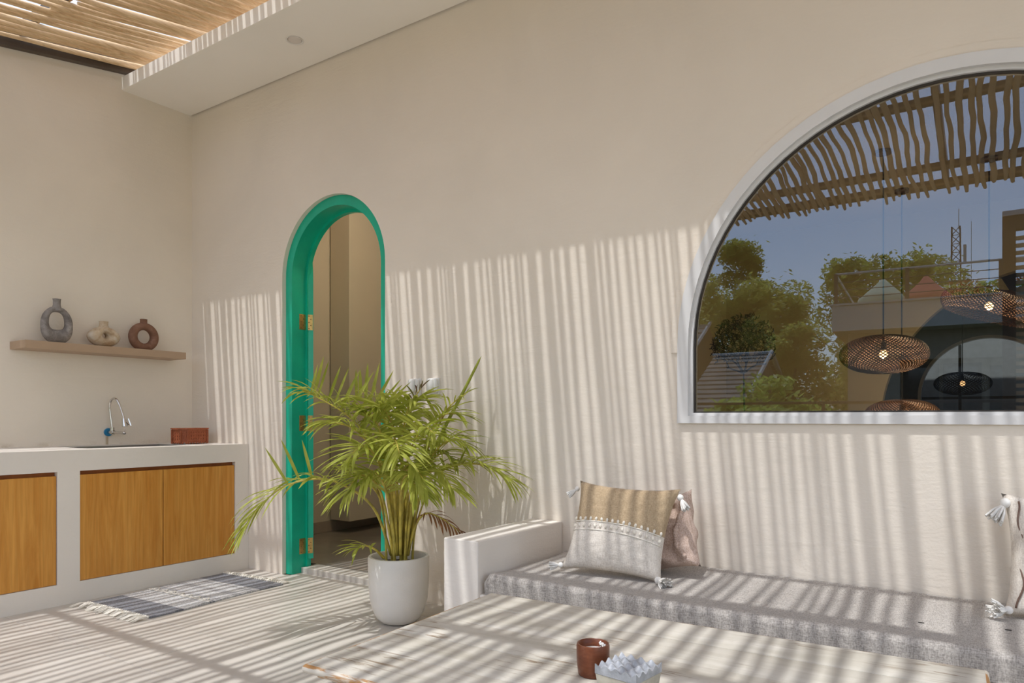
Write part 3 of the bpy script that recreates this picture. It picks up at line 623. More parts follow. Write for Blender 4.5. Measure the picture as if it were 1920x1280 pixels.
# ------------------------------------------------------------------ shelf and vases
sh = MB().box((XL, 1.779, 1.400), (-4.558, 2.753, 1.446), .0015).build('wall_shelf', M['shelf']); tag(sh, 'long taupe floating shelf on the left wall above the counter', 'shelf')
def blob_loop(label, y, fn_outer, neck, hole, thick, m, scale=1, rz=0):
    """a flattened ring body: outline fn(angle)->(y,z) outer, inner hole outline, rounded through its thickness"""
    t = thing('ring_vase', label, 'vase', (-4.665, y, 1.446), rz=rz)
    na, nb = 48, 16; vs = []; fs = []
    for i in range(na):
        a = 2*PI*i/na; oy, oz = fn_outer(a); iy, iz = hole(a)
        for j in range(nb):
            b = 2*PI*j/nb; k = (1+math.cos(b))/2; cy, cz = iy+(oy-iy)*k, iz+(oz-iz)*k
            bz = max(cz, 0.0); w_ = math.hypot(oy-iy, oz-iz)
            vs.append((thick*math.sin(b)*min(1.0, .55+w_*6), cy, bz))
    for i in range(na):
        for j in range(nb): fs.append((i*nb+j, ((i+1) % na)*nb+j, ((i+1) % na)*nb+(j+1) % nb, i*nb+(j+1) % nb))
    MB().add(vs, fs).build('body', m, t, smooth='all')
    MB().lathe(neck, n=24).build('neck', m, t, smooth=60); return t
sg = lambda v: (1 if v >= 0 else -1)
se = lambda a, p: (sg(math.cos(a))*abs(math.cos(a))**p, sg(math.sin(a))*abs(math.sin(a))**p)
def outer1(a):
    c, s_ = se(a, .82); z = .112+.112*s_; w_ = .088*(1-.18*max(0, s_)**2)
    return c*w_, z
def hole1(a):
    c, s_ = se(a, .75); return c*.044*(1-.10*s_)-.001, .137+.053*s_
blob_loop('tall rough grey vase with a large squarish hole, left on the shelf', 1.990, outer1, [(.030, .198), (.025, .215), (.020, .235), (.021, .262), (.023, .270), (.017, .270), (.015, .24), (.0, .235)], hole1, .030, M['vase_grey'])
def outer2(a):
    c, s_ = math.cos(a), math.sin(a); w_ = .098
    return c*w_*(1-.10*abs(s_)), .066+.066*s_*(1 if s_ > 0 else 1)
def hole2(a): return .001+.013*math.cos(a), .074+.014*math.sin(a)
blob_loop('squat mottled cream vase with a tiny hole, middle of the shelf', 2.262, outer2, [(.045, .112), (.032, .124), (.025, .140), (.026, .160), (.028, .164), (.021, .164), (.018, .15), (.0, .146)], hole2, .050, M['vase_cream'])
def outer3(a): return .099*math.cos(a), .090+.096*math.sin(a)
def hole3(a): return .044*math.cos(a), .092+.044*math.sin(a)
blob_loop('round red-brown ring vase with a wide hole, right on the shelf', 2.518, outer3, [(.024, .172), (.022, .182), (.022, .204), (.024, .207), (.020, .209), (.015, .207), (.014, .19), (.0, .188)], hole3, .034, M['vase_brown'])

# ------------------------------------------------------------------ weatherproof switches
for x, z, lb in ((-2.614, 1.170, 'white weatherproof socket cover on the wall, left of two, behind the palm'), (-2.482, 1.170, 'white weatherproof switch cover on the wall, right of two, above the palm')):
    t = thing('wall_socket', lb, 'socket', (x, D, z), group=None)
    MB().box((-.037, -.010, -.045), (.037, 0, .045), .004).build('back_plate', M['plastic'], t, smooth=30)
    MB().box((-.034, -.040, -.030), (.012, -.010, .042), .012).box((.012, -.032, -.036), (.035, -.010, .042), .009).build('hinged_cover', M['plastic'], t, smooth=50)

# ------------------------------------------------------------------ rug
rg = thing('rug', 'grey and white woven rug with fringed ends on the floor before the counter', 'rug', (-3.47, 1.905, .001), rz=math.radians(3.0))
n1, n2 = 14, 40; vs = []; fs = []
for j in range(n2+1):
    for i in range(n1+1):
        x, y = -.56*i/n1, .83*j/n2; z = .006+.0035*max(0, noise.noise(Vector((x*7, y*5, 0))))+(.004 if (i in (0,) and j % 7 < 2) else 0); vs.append((x+.006*math.sin(9*y), y, z))
m_ = len(vs); vs += [(x, y, 0) for x, y, z in vs]
for j in range(n2):
    for i in range(n1):
        a = j*(n1+1)+i; fs.append((a, a+1, a+n1+2, a+n1+1)); fs.append((m_+a, m_+a+n1+1, m_+a+n1+2, m_+a+1))
for i in range(n1): fs += [(i, m_+i, m_+i+1, i+1)]; a = n2*(n1+1)+i; fs += [(a, a+1, m_+a+1, m_+a)]
for j in range(n2): a = j*(n1+1); b = a+n1+1; fs += [(a, b, m_+b, m_+a)]; a += n1; b += n1; fs += [(a, m_+a, m_+b, b)]
MB().add(vs, fs).build('woven_field', M['rug'], rg, smooth=50)
mb = MB()
for k in range(7):      # raised white zigzag in the middle band
    x = -.04-.075*k; mb.tube([(x, .352, .010), (x-.02, .378, .011), (x-.04, .352, .010)], .003, 5)
for yy in (.334, .349): mb.tube([(0, yy, .009), (-.28, yy, .0105), (-.56, yy, .009)], .0024, 5)
mb.build('raised_pattern', M['rope'], rg)
for yy, s_, Lf in ((0, -1, .085), (.83, 1, .06)):
    mb = MB(); rr = random.Random(5)
    for k in range(30):
        x = -.56*(k+.5)/30; dx = rr.uniform(-.018, .018); L_ = Lf*rr.uniform(.75, 1.15)
        mb.ball((x, yy+s_*.006, .008), .007, 6, 5)
        for q in range(7):
            ex = x+dx+rr.uniform(-.012, .012); mb.tube([(x, yy+s_*.01, .009), ((x+ex)/2+rr.uniform(-.004, .004), yy+s_*L_*.5, .011+rr.uniform(0, .004)), (ex, yy+s_*L_*rr.uniform(.85, 1.05), .003)], [.0024, .002, .0012], 4)
    mb.build('fringe', M['rope'], rg, kind='stuff')

# ------------------------------------------------------------------ built-in bench: base, arm block, mattress
bn = thing('built_in_bench', 'cream plastered bench with a low arm block against the back wall', 'bench', (-1.69, 2.25, 0))
MB().box((-.175, .0, 0), (0, .668, .508), .004).build('arm_block', M['white'], bn)
MB().box((0, .012, 0), (4.6, .668, .295), .003).build('seat_base', M['white'], bn)
def cushion(name, x0, x1, y0, y1, z0, z1, m, parent, r=.028, sub=(46, 12)):
    nx, ny = sub; prof = []
    vs = []; fs = []; K = 5
    ys = []
    for j in range(K+1): a = PI/2*j/K; ys.append((r*(1-math.sin(PI/2-a)) if 0 else r-r*math.cos(a), -r+r*math.sin(a)))
    section = [(y0+.004, z0)] + [(y0+r-r*math.cos(PI/2*j/K), z1-r+r*math.sin(PI/2*j/K)) for j in range(K+1)] + [(y0+r+(y1-y0-2*r)*j/ny, z1) for j in range(1, ny)] + [(y1-r+r*math.sin(PI/2*j/K), z1-r+r*math.cos(PI/2*j/K)) for j in range(K+1)] + [(y1-.004, z0)]
    n = len(section)
    for i in range(nx+1):
        t = i/nx; x = x0+(x1-x0)*t; e = min(x-x0, x1-x); sh_ = 0 if e > r else r-math.sqrt(max(0, r*r-(r-e)**2))
        for (y, z) in section:
            inn = min(1, (y-y0)/.12, (y1-y)/.12); dz = (-.014*max(0, inn)*(1 if z > z1-.002 else 0)+.005*noise.noise(Vector((x*2.3, y*4, 1)))) if z > z0+.01 else 0
            zz = z+dz-sh_*((z-z0)/(z1-z0)); yy = y+.003*noise.noise(Vector((x*6, z*9, 3)))
            vs.append((x, yy, zz))
    for i in range(nx):
        for j in range(n-1): a = i*n+j; fs.append((a, a+1, a+n+1, a+n))
        fs.append((i*n+n-1, i*n, (i+1)*n, (i+1)*n+n-1))
    fs.append(tuple(range(n))); fs.append(tuple(nx*n+k for k in range(n-1, -1, -1)))
    return MB().add(vs, fs).build(name, m, parent, smooth=55)
X0 = -1.672
ms = thing('bench_mattress', 'long grey linen mattress on the built-in bench', 'mattress', (0, 0, 0))
xs = [X0]+[X0+.012*k for k in range(1, 4)]
cushion('mattress_body', X0, 2.88, 2.268, 2.905, .296, .384, M['linen'], ms, sub=(240, 12))
mb = MB()
mb.tube([(X0+.02, 2.2715, .300), (.6, 2.2715, .300), (2.86, 2.2715, .300)], .0035, 6).build('piping', M['linen'], ms, smooth=60)
mb = MB()
for bx, by in ((-.18, 2.50), (.04, 2.56)): mb.box((bx-.008, by-.0015, .371), (bx+.008, by+.0015, .3735))
mb.build('tuft_stitch', M['dark'], ms)

# ------------------------------------------------------------------ pillows
def pillow_obj(name, label, loc, rot, W, H, T, mats, split=None, seed=0, crumple=.0, group=None, shear=0):
    t = thing(name, label, 'pillow', loc, rot=rot, group=group)
    N = 34; vs = []; fs = []; mi = []
    for side in (1, -1):
        for j in range(N+1):
            for i in range(N+1):
                u, v = 2*i/N-1, 2*j/N-1
                sx = 1-.085*(1-v*v)**1.0; sy = 1-.075*(1-u*u)
                th = T/2*((1-u**2)**.40)*((1-v**2)**.40)*(1+.12*noise.noise(Vector((u*1.5+seed, v*1.5, side))))
                wr = crumple*(noise.noise(Vector((u*3+seed, v*3, side*2)))) + .004*noise.noise(Vector((u*7, v*9+seed, side)))
                e = (1-u*u)*(1-v*v)
                corner = (u*u*v*v)**3
                zq = H/2+H/2*v*sy*(1+.03*corner); vs.append((W/2*u*sx*(1+.035*corner)+shear*zq, side*(th+wr*min(1, e*5)), zq))
        o = 0 if side == 1 else (N+1)**2
        for j in range(N):
            for i in range(N):
                a = o+j*(N+1)+i; fs.append((a, a+1, a+N+2, a+N+1)); mi.append(0 if split is None or (2*(j+.5)/N-1) < split(2*(i+.5)/N-1) else 1)
    mb = MB(); mb.v = vs; mb.f = fs; mb.mi = mi
    # weld the rims
    me = mb.build('pillow_body', mats, t, smooth='all')
    def surf(u, v, off=0):
        sx = 1-.085*(1-v*v); sy = 1-.075*(1-u*u)
        th = T/2*((1-u**2)**.40)*((1-v**2)**.40)*(1+.12*noise.noise(Vector((u*1.5+seed, v*1.5, -1))))
        zq = H/2+H/2*v*sy; return Vector((W/2*u*sx+shear*zq, -(th+off), zq))
    return t, surf
def tassel(parent, p, d, big=1, seed=0, spread=.35):
    rr = random.Random(seed); mb = MB(); p = Vector(p); d = Vector(d).normalized(); o = d.orthogonal().normalized(); q = d.cross(o)
    mb.ball(p+d*.010*big, .011*big, 10, 7)
    for k in range(46):
        a = rr.uniform(0, 2*PI); s_ = spread*math.sqrt(rr.random()); L_ = .040*big*rr.uniform(.85, 1.1)
        e = p+d*(.014*big+L_)+(o*math.cos(a)+q*math.sin(a))*s_*L_
        m_ = p+d*(.014*big+L_*.5)+(o*math.cos(a)+q*math.sin(a))*s_*L_*.65
        mb.tube([p+d*.014*big, m_, e], [.0024*big, .003*big, .0024*big], 4, caps=False)
    return mb.build('tassel', M['tassel'], parent, smooth='all')
# front pillow: leans back on the one behind it
lean = math.radians(-15)
pf, sf = pillow_obj('throw_pillow', 'tan and white pillow with shell trim and white tassels, front on the mattress', (-1.246, 2.520, .383), (lean, math.radians(2.2), math.radians(7)), .405, .357, .135, [M['pillow_white'], M['pillow_tan']], split=lambda u: .10-.10*u*u-.07*u, seed=2, shear=.10)
mb = MB()
for off in (0, -.20):
    mb.tube([sf(u, .10-.10*u*u-.07*u+off, .001) for u in [x/24-1+.02 for x in range(0, 48)]], .0022, 6)
mb.build('trim_cord', M['rope'], pf, smooth='all')
shell = MB().ball((0, 0, 0), .0078, 8, 6, sc=(.72, .45, 1.05)).box((-.0008, -.0040, -.006), (.0008, -.0028, .006)).mesh('shell', M['shell'], 'all')
for off in (.055, -.105):
    for k in range(16):
        u = -.95+1.90*k/15; p = sf(u, .10-.10*u*u-.07*u+off, .002)
        o = bpy.data.objects.new('shell', shell); COL.objects.link(o); o.parent = pf; o.location = p; o.rotation_euler = (rnd.uniform(-.2, .2), rnd.uniform(-.25, .25), 0)
tassel(pf, (-.195, -.01, .012), (-1, -.25, -.18), 1.0, 1, .5); tassel(pf, (.192, -.02, .008), (.75, -.6, -.25), 1.3, 2, .55)
tassel(pf, (-.178, .01, .335), (-.9, -.1, -.8), 1.0, 3, .35); tassel(pf, (.238, .01, .340), (.55, -.1, -.85), 1.2, 4, .35)
pb, sb = pillow_obj('throw_pillow', 'dusty pink crumpled pillow tucked behind the shell-trimmed one', (-1.09, 2.715, .380), (math.radians(-13), math.radians(-17), math.radians(-14)), .33, .30, .15, [M['pillow_pink']], seed=9, crumple=.035)
mb = MB()
for k in range(22):
    t_ = k/21; mb.ball(sb(.80-.1*math.sin(6*t_), -.75+1.6*t_, .004), .010+.003*math.sin(5*k), 7, 5)
mb.build('tufted_edge', M['pillow_pink'], pb, smooth='all')
pr, sr = pillow_obj('throw_pillow', 'white pillow with brown stitching, cut by the right edge of the picture', (.245, 2.735, .380), (math.radians(-15), 0, math.radians(2)), .42, .38, .13, [M['pillow_white']], seed=5, crumple=.01)
tassel(pr, (-.195, -.03, .012), (-.7, -.6, -.05), 1.2, 7, .6); tassel(pr, (-.200, -.01, .365), (-.45, -.1, -.9), 1.5, 8, .5)
mb = MB(); mb.tube([sr(-.86+.03*math.sin(9*v), v, .002) for v in [x/20-.9 for x in range(0, 37)]], .003, 6); mb.build('stitched_cord', M['rattan'], pr, smooth='all')

# ------------------------------------------------------------------ low table
tb = thing('low_table', 'low whitewashed wooden table with worn moulded edge in the foreground', 'table', (-1.374, 1.905, 0), rz=math.radians(2.3))
TW, TD, TZ = 1.366, .80, .42
np_ = 5; mbp = MB()
for k in range(np_):
    y1_ = -TD*k/np_-(.004 if k == 0 else .0004); y0_ = -TD*(k+1)/np_+(.004 if k == np_-1 else .0004)
    MB().box((.004, y0_, TZ-.020), (TW-.004, y1_, TZ-(.0004*(k % 2))), .0016).build('plank', M['table'], tb, smooth=30)
def moulding(path, prof, m, parent, name):
    mb = MB(); n = len(path); k = len(prof); vs = []; fs = []
    cx, cy = TW/2, -TD/2
    for (x, y) in path:
        sx = 1 if x > cx else -1; sy = 1 if y > cy else -1
        for (o, z) in prof: vs.append((x+sx*o, y+sy*o, z))
    for i in range(n):
        for j in range(k-1): fs.append((i*k+j, ((i+1) % n)*k+j, ((i+1) % n)*k+j+1, i*k+j+1))
    mb.add(vs, fs); return mb.build(name, m, parent, smooth=50)
rect = [(0, 0), (TW, 0), (TW, -TD), (0, -TD)]
moulding(rect, [(-.006, TZ-.0005), (-.001, TZ-.001), (.003, TZ-.006), (.004, TZ-.012), (.001, TZ-.019), (-.008, TZ-.024), (-.020, TZ-.027), (-.022, TZ-.034), (-.05, TZ-.036), (-.06, TZ-.02)], M['table_edge'], tb, 'edge_moulding')
moulding(rect, [(-.045, TZ-.034), (-.045, TZ-.10), (-.065, TZ-.10), (-.065, TZ-.03)], M['table_leg'], tb, 'apron')
for sx, sy in ((0, 0), (1, 0), (0, 1), (1, 1)):
    cx, cy = (.09 if sx == 0 else TW-.09), (-.09 if sy == 0 else -TD+.09)
    prof = [(.030, 0), (.036, .012), (.036, .03), (.022, .045), (.020, .09), (.030, .14), (.042, .20), (.044, .25), (.034, .30), (.026, .325), (.044, .335), (.048, .36), (.048, .39)]
    MB().lathe(prof, (cx, cy, 0), 20).build('leg', M['table_leg'], tb, smooth=50)

# ------------------------------------------------------------------ candle cup and ashtray
cc = thing('candle_cup', 'brown turned wooden candle cup with white wax on the table', 'candle', (-.747, 1.428, .42))
MB().lathe([(.0, .0), (.031, 0), (.034, .004), (.037, .03), (.0375, .066), (.036, .071), (.033, .0715), (.0305, .069), (.030, .052), (.0, .052)], n=40).build('cup', M['terracotta'], cc, smooth=50)
mb = MB(); vs = []
mb.lathe([(.0297, .0530), (.0297, .0545), (.022, .0552), (.0, .0548)], n=30)
mb.build('wax', M['wax'], cc, smooth=60)
mb = MB(); rr = random.Random(2)
for k in range(26): a = rr.uniform(.2, 1.5); r_ = rr.uniform(.0265, .0296); mb.ball((r_*math.cos(a), r_*math.sin(a), .0555+.012*rr.random()), rr.uniform(.0014, .003), 6, 4)
mb.build('wax_splash', M['wax'], cc, smooth='all', label='splashed wax up the inner wall')
mb = MB().tube([(.002, .0, .053), (.003, .001, .060)], .0011, 5); mb.build('wick', M['cable'], cc)

at = thing('ashtray', 'square stone ashtray with a knobbly cast metal lid on the table', 'ashtray', (-.642, 1.389, .42), rz=math.radians(-8))
hw = .051
mb = MB(); b0, b1 = hw-.006, hw-.001
mb.add([(-b0, -b0, 0), (b0, -b0, 0), (b0, b0, 0), (-b0, b0, 0), (-b1, -b1, .036), (b1, -b1, .036), (b1, b1, .036), (-b1, b1, .036)], [(3, 2, 1, 0), (4, 5, 6, 7), (0, 1, 5, 4), (1, 2, 6, 5), (2, 3, 7, 6), (3, 0, 4, 7)])
mb.build('stone_box', M['ash_box'], at)
N = 80; vs = []; fs = []
for j in range(N+1):
    for i in range(N+1):
        x, y = -hw+2*hw*i/N, -hw+2*hw*j/N
        z = .0490+.0042*(math.cos(x/hw*4*PI)+math.cos(y/hw*4*PI))+(.0015*math.sin(5*PI*x/hw/2)*0)
        vs.append((x, y, z))
m_ = len(vs); vs += [(x, y, .037) for x, y, z in vs]
for j in range(N):
    for i in range(N): a = j*(N+1)+i; fs.append((a, a+1, a+N+2, a+N+1))
for i in range(N):
    fs.append((i, m_+i, m_+i+1, i+1)); a = N*(N+1)+i; fs.append((a, a+1, m_+a+1, m_+a)); a = i*(N+1); b = a+N+1; fs.append((a, b, m_+b, m_+a)); a += N; b += N; fs.append((a, m_+a, m_+b, b))
fs.append((m_, m_+N, m_+(N+1)**2-1, m_+N*(N+1)))
MB().add(vs, fs).build('knobbed_lid', M['ash_lid'], at, smooth=50)
MB().box((-hw+.002, -hw+.002, .0355), (hw-.002, hw-.002, .0375)).build('lid_seam', M['dark'], at)

# ------------------------------------------------------------------ potted palm
PX, PY = -2.407, 2.560
palm = thing('potted_palm', 'leafy areca palm in a tall white pot beside the green doorway', 'plant', (PX, PY, 0), rz=TH)
MB().lathe([(.0, 0), (.060, 0), (.085, .008), (.108, .030), (.126, .065), (.139, .11), (.145, .17), (.148, .25), (.149, .318), (.146, .326), (.134, .327), (.130, .322), (.128, .27), (.0, .27)], n=56).build('pot', M['pot'], palm, smooth=50)
nn = 20; vs = [(0, 0, .288)]; fs = []
for k in range(1, 5):
    for i in range(nn): a = 2*PI*i/nn; vs.append((.129*k/4*math.cos(a), .129*k/4*math.sin(a), .283+.008*noise.noise(Vector((k*2, i*.9, 0)))))
for i in range(nn): fs.append((0, 1+i, 1+(i+1) % nn))
for k in range(3):
    for i in range(nn): fs.append((1+k*nn+i, 1+(k+1)*nn+i, 1+(k+1)*nn+(i+1) % nn, 1+k*nn+(i+1) % nn))
MB().add(vs, fs).build('soil', M['soil'], palm, smooth=60)
FRONDS = [('g',22,0.22,[(-0.037,0,0.325),(-0.103,-0.05,0.547),(-0.214,-0.1,0.663),(-0.352,-0.15,0.714),(-0.5,-0.2,0.681),(-0.59,-0.25,0.598),(-0.637,-0.28,0.52)]),('g',14,0.15,[(-0.026,0.02,0.322),(-0.073,0.0,0.562),(-0.134,-0.06,0.685),(-0.214,-0.1,0.72),(-0.282,-0.14,0.667)]),('g',24,0.24,[(-0.026,0.03,0.32),(-0.069,0.05,0.689),(-0.138,0.03,0.876),(-0.241,0.0,1.003),(-0.356,-0.03,1.081),(-0.424,-0.05,1.116)]),('g',22,0.2,[(-0.018,0.0,0.325),(-0.062,-0.05,0.697),(-0.12,-0.1,0.867),(-0.2,-0.16,0.957),(-0.297,-0.2,0.978)]),('g',24,0.2,[(-0.011,0.05,0.316),(-0.027,0.08,0.74),(-0.064,0.08,0.954),(-0.124,0.08,1.062),(-0.223,0.04,1.093)]),('g',22,0.18,[(0.0,0.04,0.318),(0.011,0.03,0.743),(0.026,0.0,0.955),(0.06,-0.04,1.06),(0.097,-0.08,1.079)]),('p',9,0.11,[(0.011,0.06,0.314),(0.032,0.07,0.74),(0.043,0.07,0.981),(0.064,0.07,1.088),(0.101,0.06,1.147)]),('g',20,0.17,[(0.027,0.05,0.316),(0.08,0.06,0.688),(0.144,0.05,0.901),(0.211,0.02,1.008),(0.287,-0.02,1.018)]),('g',10,0.12,[(0.032,0.04,0.318),(0.101,0.06,0.741),(0.187,0.06,0.955),(0.25,0.05,1.061),(0.327,0.02,1.119)]),('g',24,0.2,[(0.042,0.02,0.322),(0.101,0.03,0.611),(0.189,0.0,0.724),(0.301,-0.04,0.774),(0.418,-0.08,0.772),(0.532,-0.12,0.714)]),('g',22,0.17,[(0.031,0,0.325),(0.088,-0.03,0.644),(0.16,-0.06,0.801),(0.25,-0.1,0.89),(0.323,-0.13,0.881)]),('g',20,0.17,[(0.037,-0.02,0.329),(0.082,-0.08,0.623),(0.151,-0.14,0.73),(0.223,-0.2,0.75),(0.287,-0.26,0.677)]),('b',12,0.1,[(0.042,0,0.325),(0.084,-0.02,0.473),(0.14,-0.04,0.536),(0.221,-0.07,0.514),(0.306,-0.1,0.457)]),('g',9,0.12,[(-0.062,-0.06,0.324),(-0.092,-0.1,0.37),(-0.131,-0.14,0.398),(-0.16,-0.17,0.393)]),('g',22,0.19,[(-0.01,-0.04,0.333),(-0.035,-0.12,0.653),(-0.064,-0.22,0.811),(-0.105,-0.32,0.874),(-0.153,-0.4,0.83)]),('g',22,0.19,[(0.0,-0.04,0.333),(0.0,-0.14,0.68),(0.015,-0.26,0.837),(0.042,-0.36,0.899),(0.077,-0.46,0.847)]),('g',22,0.2,[(0.01,-0.02,0.329),(0.036,-0.06,0.698),(0.086,-0.14,0.866),(0.148,-0.22,0.953),(0.206,-0.3,0.93)]),('g',22,0.2,[(-0.016,0.0,0.325),(-0.042,-0.02,0.721),(-0.072,-0.06,0.905),(-0.102,-0.1,0.992),(-0.156,-0.14,1.033)]),('g',20,0.17,[(0.016,-0.05,0.335),(0.025,-0.12,0.627),(0.059,-0.22,0.762),(0.115,-0.3,0.787),(0.174,-0.36,0.711)]),('g',20,0.17,[(-0.021,-0.04,0.333),(-0.056,-0.1,0.6),(-0.09,-0.18,0.709),(-0.141,-0.26,0.735),(-0.186,-0.32,0.662)]),('g',20,0.18,[(0.0,0.08,0.31),(-0.005,0.12,0.737),(-0.022,0.14,0.926),(0.011,0.16,1.008),(0.077,0.16,1.014)]),('g',20,0.2,[(-0.005,0.02,0.322),(-0.01,0.0,0.772),(-0.026,-0.03,0.956),(-0.056,-0.08,1.038),(-0.081,-0.12,1.046)]),('g',20,0.18,[(-0.005,-0.05,0.335),(-0.02,-0.12,0.551),(-0.035,-0.2,0.686),(-0.068,-0.28,0.754),(-0.109,-0.34,0.711)]),('g',20,0.18,[(0.016,-0.05,0.335),(0.03,-0.14,0.554),(0.054,-0.24,0.702),(0.095,-0.32,0.745),(0.14,-0.38,0.691)]),('g',18,0.17,[(-0.016,0.05,0.316),(-0.046,0.08,0.605),(-0.099,0.08,0.766),(-0.166,0.06,0.821),(-0.222,0.02,0.791)]),('g',18,0.17,[(0.021,0.06,0.314),(0.075,0.08,0.605),(0.144,0.06,0.768),(0.212,0.03,0.823),(0.277,-0.02,0.794)]),('s',0,0,[(0.042,0.04,0.318),(0.128,0.05,0.742),(0.229,0.05,0.968),(0.319,0.05,1.141),(0.402,0.05,1.306)])]
def leaflet(mb, p, d, nrm, L, wdt, droop, rr):
    d = d.normalized(); seg = 6; q = p.copy(); v = d.copy(); side = d.cross(nrm).normalized(); pts = []
    tw = rr.uniform(-.5, .5)
    for i in range(seg+1):
        t = i/seg; wd = wdt*(math.sin(PI*min(1, t*.86+.12))**.8 if t < 1 else 0)
        s2 = side*math.cos(tw*t)+v.cross(side)*math.sin(tw*t)
        up = v.cross(s2).normalized(); s2 = s2.normalized()
        pts.append((q-s2*wd+up*wd*.25, q.copy()-up*wd*.15, q+s2*wd+up*wd*.25))
        v = (v+Vector((0, 0, -droop/seg))).normalized(); q = q+v*(L/seg)
    vs = [x for tri in pts for x in tri]; fs = []
    for x in vs:                 # no leaflet goes through the wall behind
        yy = PY+x.x*RY+x.y*RX
        if yy > 2.90: x.y -= (yy-2.90)/RX
    for i in range(seg): a = i*3; fs += [(a, a+1, a+4, a+3), (a+1, a+2, a+5, a+4)]
    mb.add(vs, fs)
n_leaf = 0; rest = MB()
for fi, (kind, nl, Lf, P3) in enumerate(FRONDS):
    rr = random.Random(100+fi); N = 40
    pts = spline(P3, N)
    # keep the leaves off the wall behind
    m = {'g': M['leaf'], 'b': M['leaf_brown'], 'p': M['leaf_purple'], 's': M['leaf']}[kind]
    if kind == 's':
        rs = [.0045+.005*math.sin(PI*i/N)**.7*(1 if i < N*.8 else 1) for i in range(N+1)]; rs[-1] = .0008; rs[-2] = .002
        MB().tube(pts, rs, 6).build('spear_leaf', M['leaf'], palm, smooth='all'); continue
    fr = MB().tube(pts, [.0062*(1-i/N)**.8+.0014 for i in range(N+1)], 6).build('frond', M['cane'], palm, smooth='all')
    start = .42 if len(P3) >= 5 else .5
    for k in range(nl):
        t = start+(1-start)*k/(nl-1); i = min(N-1, int(t*N)); p = pts[i]+(pts[min(i+1, N)]-pts[i])*(t*N-i if i < N else 0)
        tg = (pts[min(i+1, N)]-pts[max(i-1, 0)]).normalized()
        up = Vector((0, 0, 1)); nrm = up-tg*up.dot(tg)
        if nrm.length < .35: nrm = (nrm+Vector((pts[-1].x-pts[0].x, pts[-1].y-pts[0].y, 0)).normalized()*-.6)
        nrm.normalize(); sd = tg.cross(nrm).normalized()
        for s_ in (1, -1):
            if rr.random() < .06: continue
            s = (k/(nl-1)); L_ = Lf*(.55+.65*math.sin(PI*min(1, .15+.75*s)))*rr.uniform(.8, 1.12)
            fw = .55+.75*s; d = tg*fw+sd*s_*rr.uniform(.75, 1.0)+nrm*rr.uniform(.25, .75)
            drp = rr.uniform(.5, 1.5)*(1.5 if kind == 'b' else 1)
            up_side = fi in (2, 4) or (fi == 0 and .12 < s < .45)
            if up_side and s_ == (1 if sd.y < 0 else -1) and k % 2 == 0: d = nrm*1.25+tg*.25+sd*s_*.12; drp = .05; L_ *= .85
            args = (p, d, nrm if abs(d.normalized().dot(nrm)) < .9 else sd, L_, rr.uniform(.0048, .0078)*(1.15 if Lf > .15 else .9), drp, rr)
            if n_leaf < 296 and fi in (0, 1, 2, 3, 6, 9, 12, 13, 8):
                q = MB(); leaflet(q, *args); q.build('leaflet', m, fr, smooth='all'); n_leaf += 1
            else: leaflet(rest, *args)
rest.build('leaflet', M['leaf'], palm, smooth='all', kind='stuff')
rr = random.Random(55)
for k in range(11):
    a = rr.uniform(0, 2*PI); r_ = .075*math.sqrt(rr.random()); x, y_ = r_*math.cos(a), r_*math.sin(a)*.8; h = rr.uniform(.30, .58)
    MB().tube(spline([(x, y_, .27), (x*1.2, y_*1.2, .27+h*.5), (x*1.9+rr.uniform(-.02, .02), y_*1.4, .27+h)], 10), [.0068-.0003*i for i in range(11)], 7).build('cane', M['cane'], palm, smooth='all')

# ================================================================== what the window mirrors: the garden side behind the camera
MB().box((-90, -160, -3.3), (90, -3.0, -3.2)).build('ground', M['ground'], kind='structure')
rl = thing('terrace_railing', 'thin dark metal railing along the terrace edge', 'railing', (0, -2.93, 0))
MB().box((-4.8, -.02, 1.16), (3.1, .02, 1.19), .003).build('handrail', M['beam'], rl)
for k, x in enumerate((-4.7, -3.2, -1.62, -.1, 1.4, 3.0)): MB().box((x-.018, -.018, 0), (x+.018, .018, 1.16), .002).build('baluster', M['beam'], rl)
for zz in (.2, .44, .68, .92): MB().tube([(-4.8, 0, zz), (3.1, 0, zz)], .005, 6).build('cable', M['dark'], rl)

# side screen with bamboo slats
sc = thing('slatted_screen', 'dark post and bamboo slat screen at the terrace corner, mirrored at the right', 'screen', (.085, -2.72, 0))
MB().box((0, -.05, 0), (.11, .05, 3.0), .004).build('post', M['beam'], sc)
MB().box((0, -.07, 3.0), (2.6, .07, 3.05), .004).build('cap_rail', M['verge'], sc)
MB().box((.11, -.05, 2.86), (2.6, .05, 3.0), .004).build('head_beam', M['beam'], sc)
for k in range(34): MB().box((.11, -.012, .35+.073*k), (2.5, .012, .35+.073*k+.040), .004).build('slat', M['blind'], sc)
MB().box((2.5, -.06, 0), (2.6, .06, 3.0), .004).build('post', M['beam'], sc)

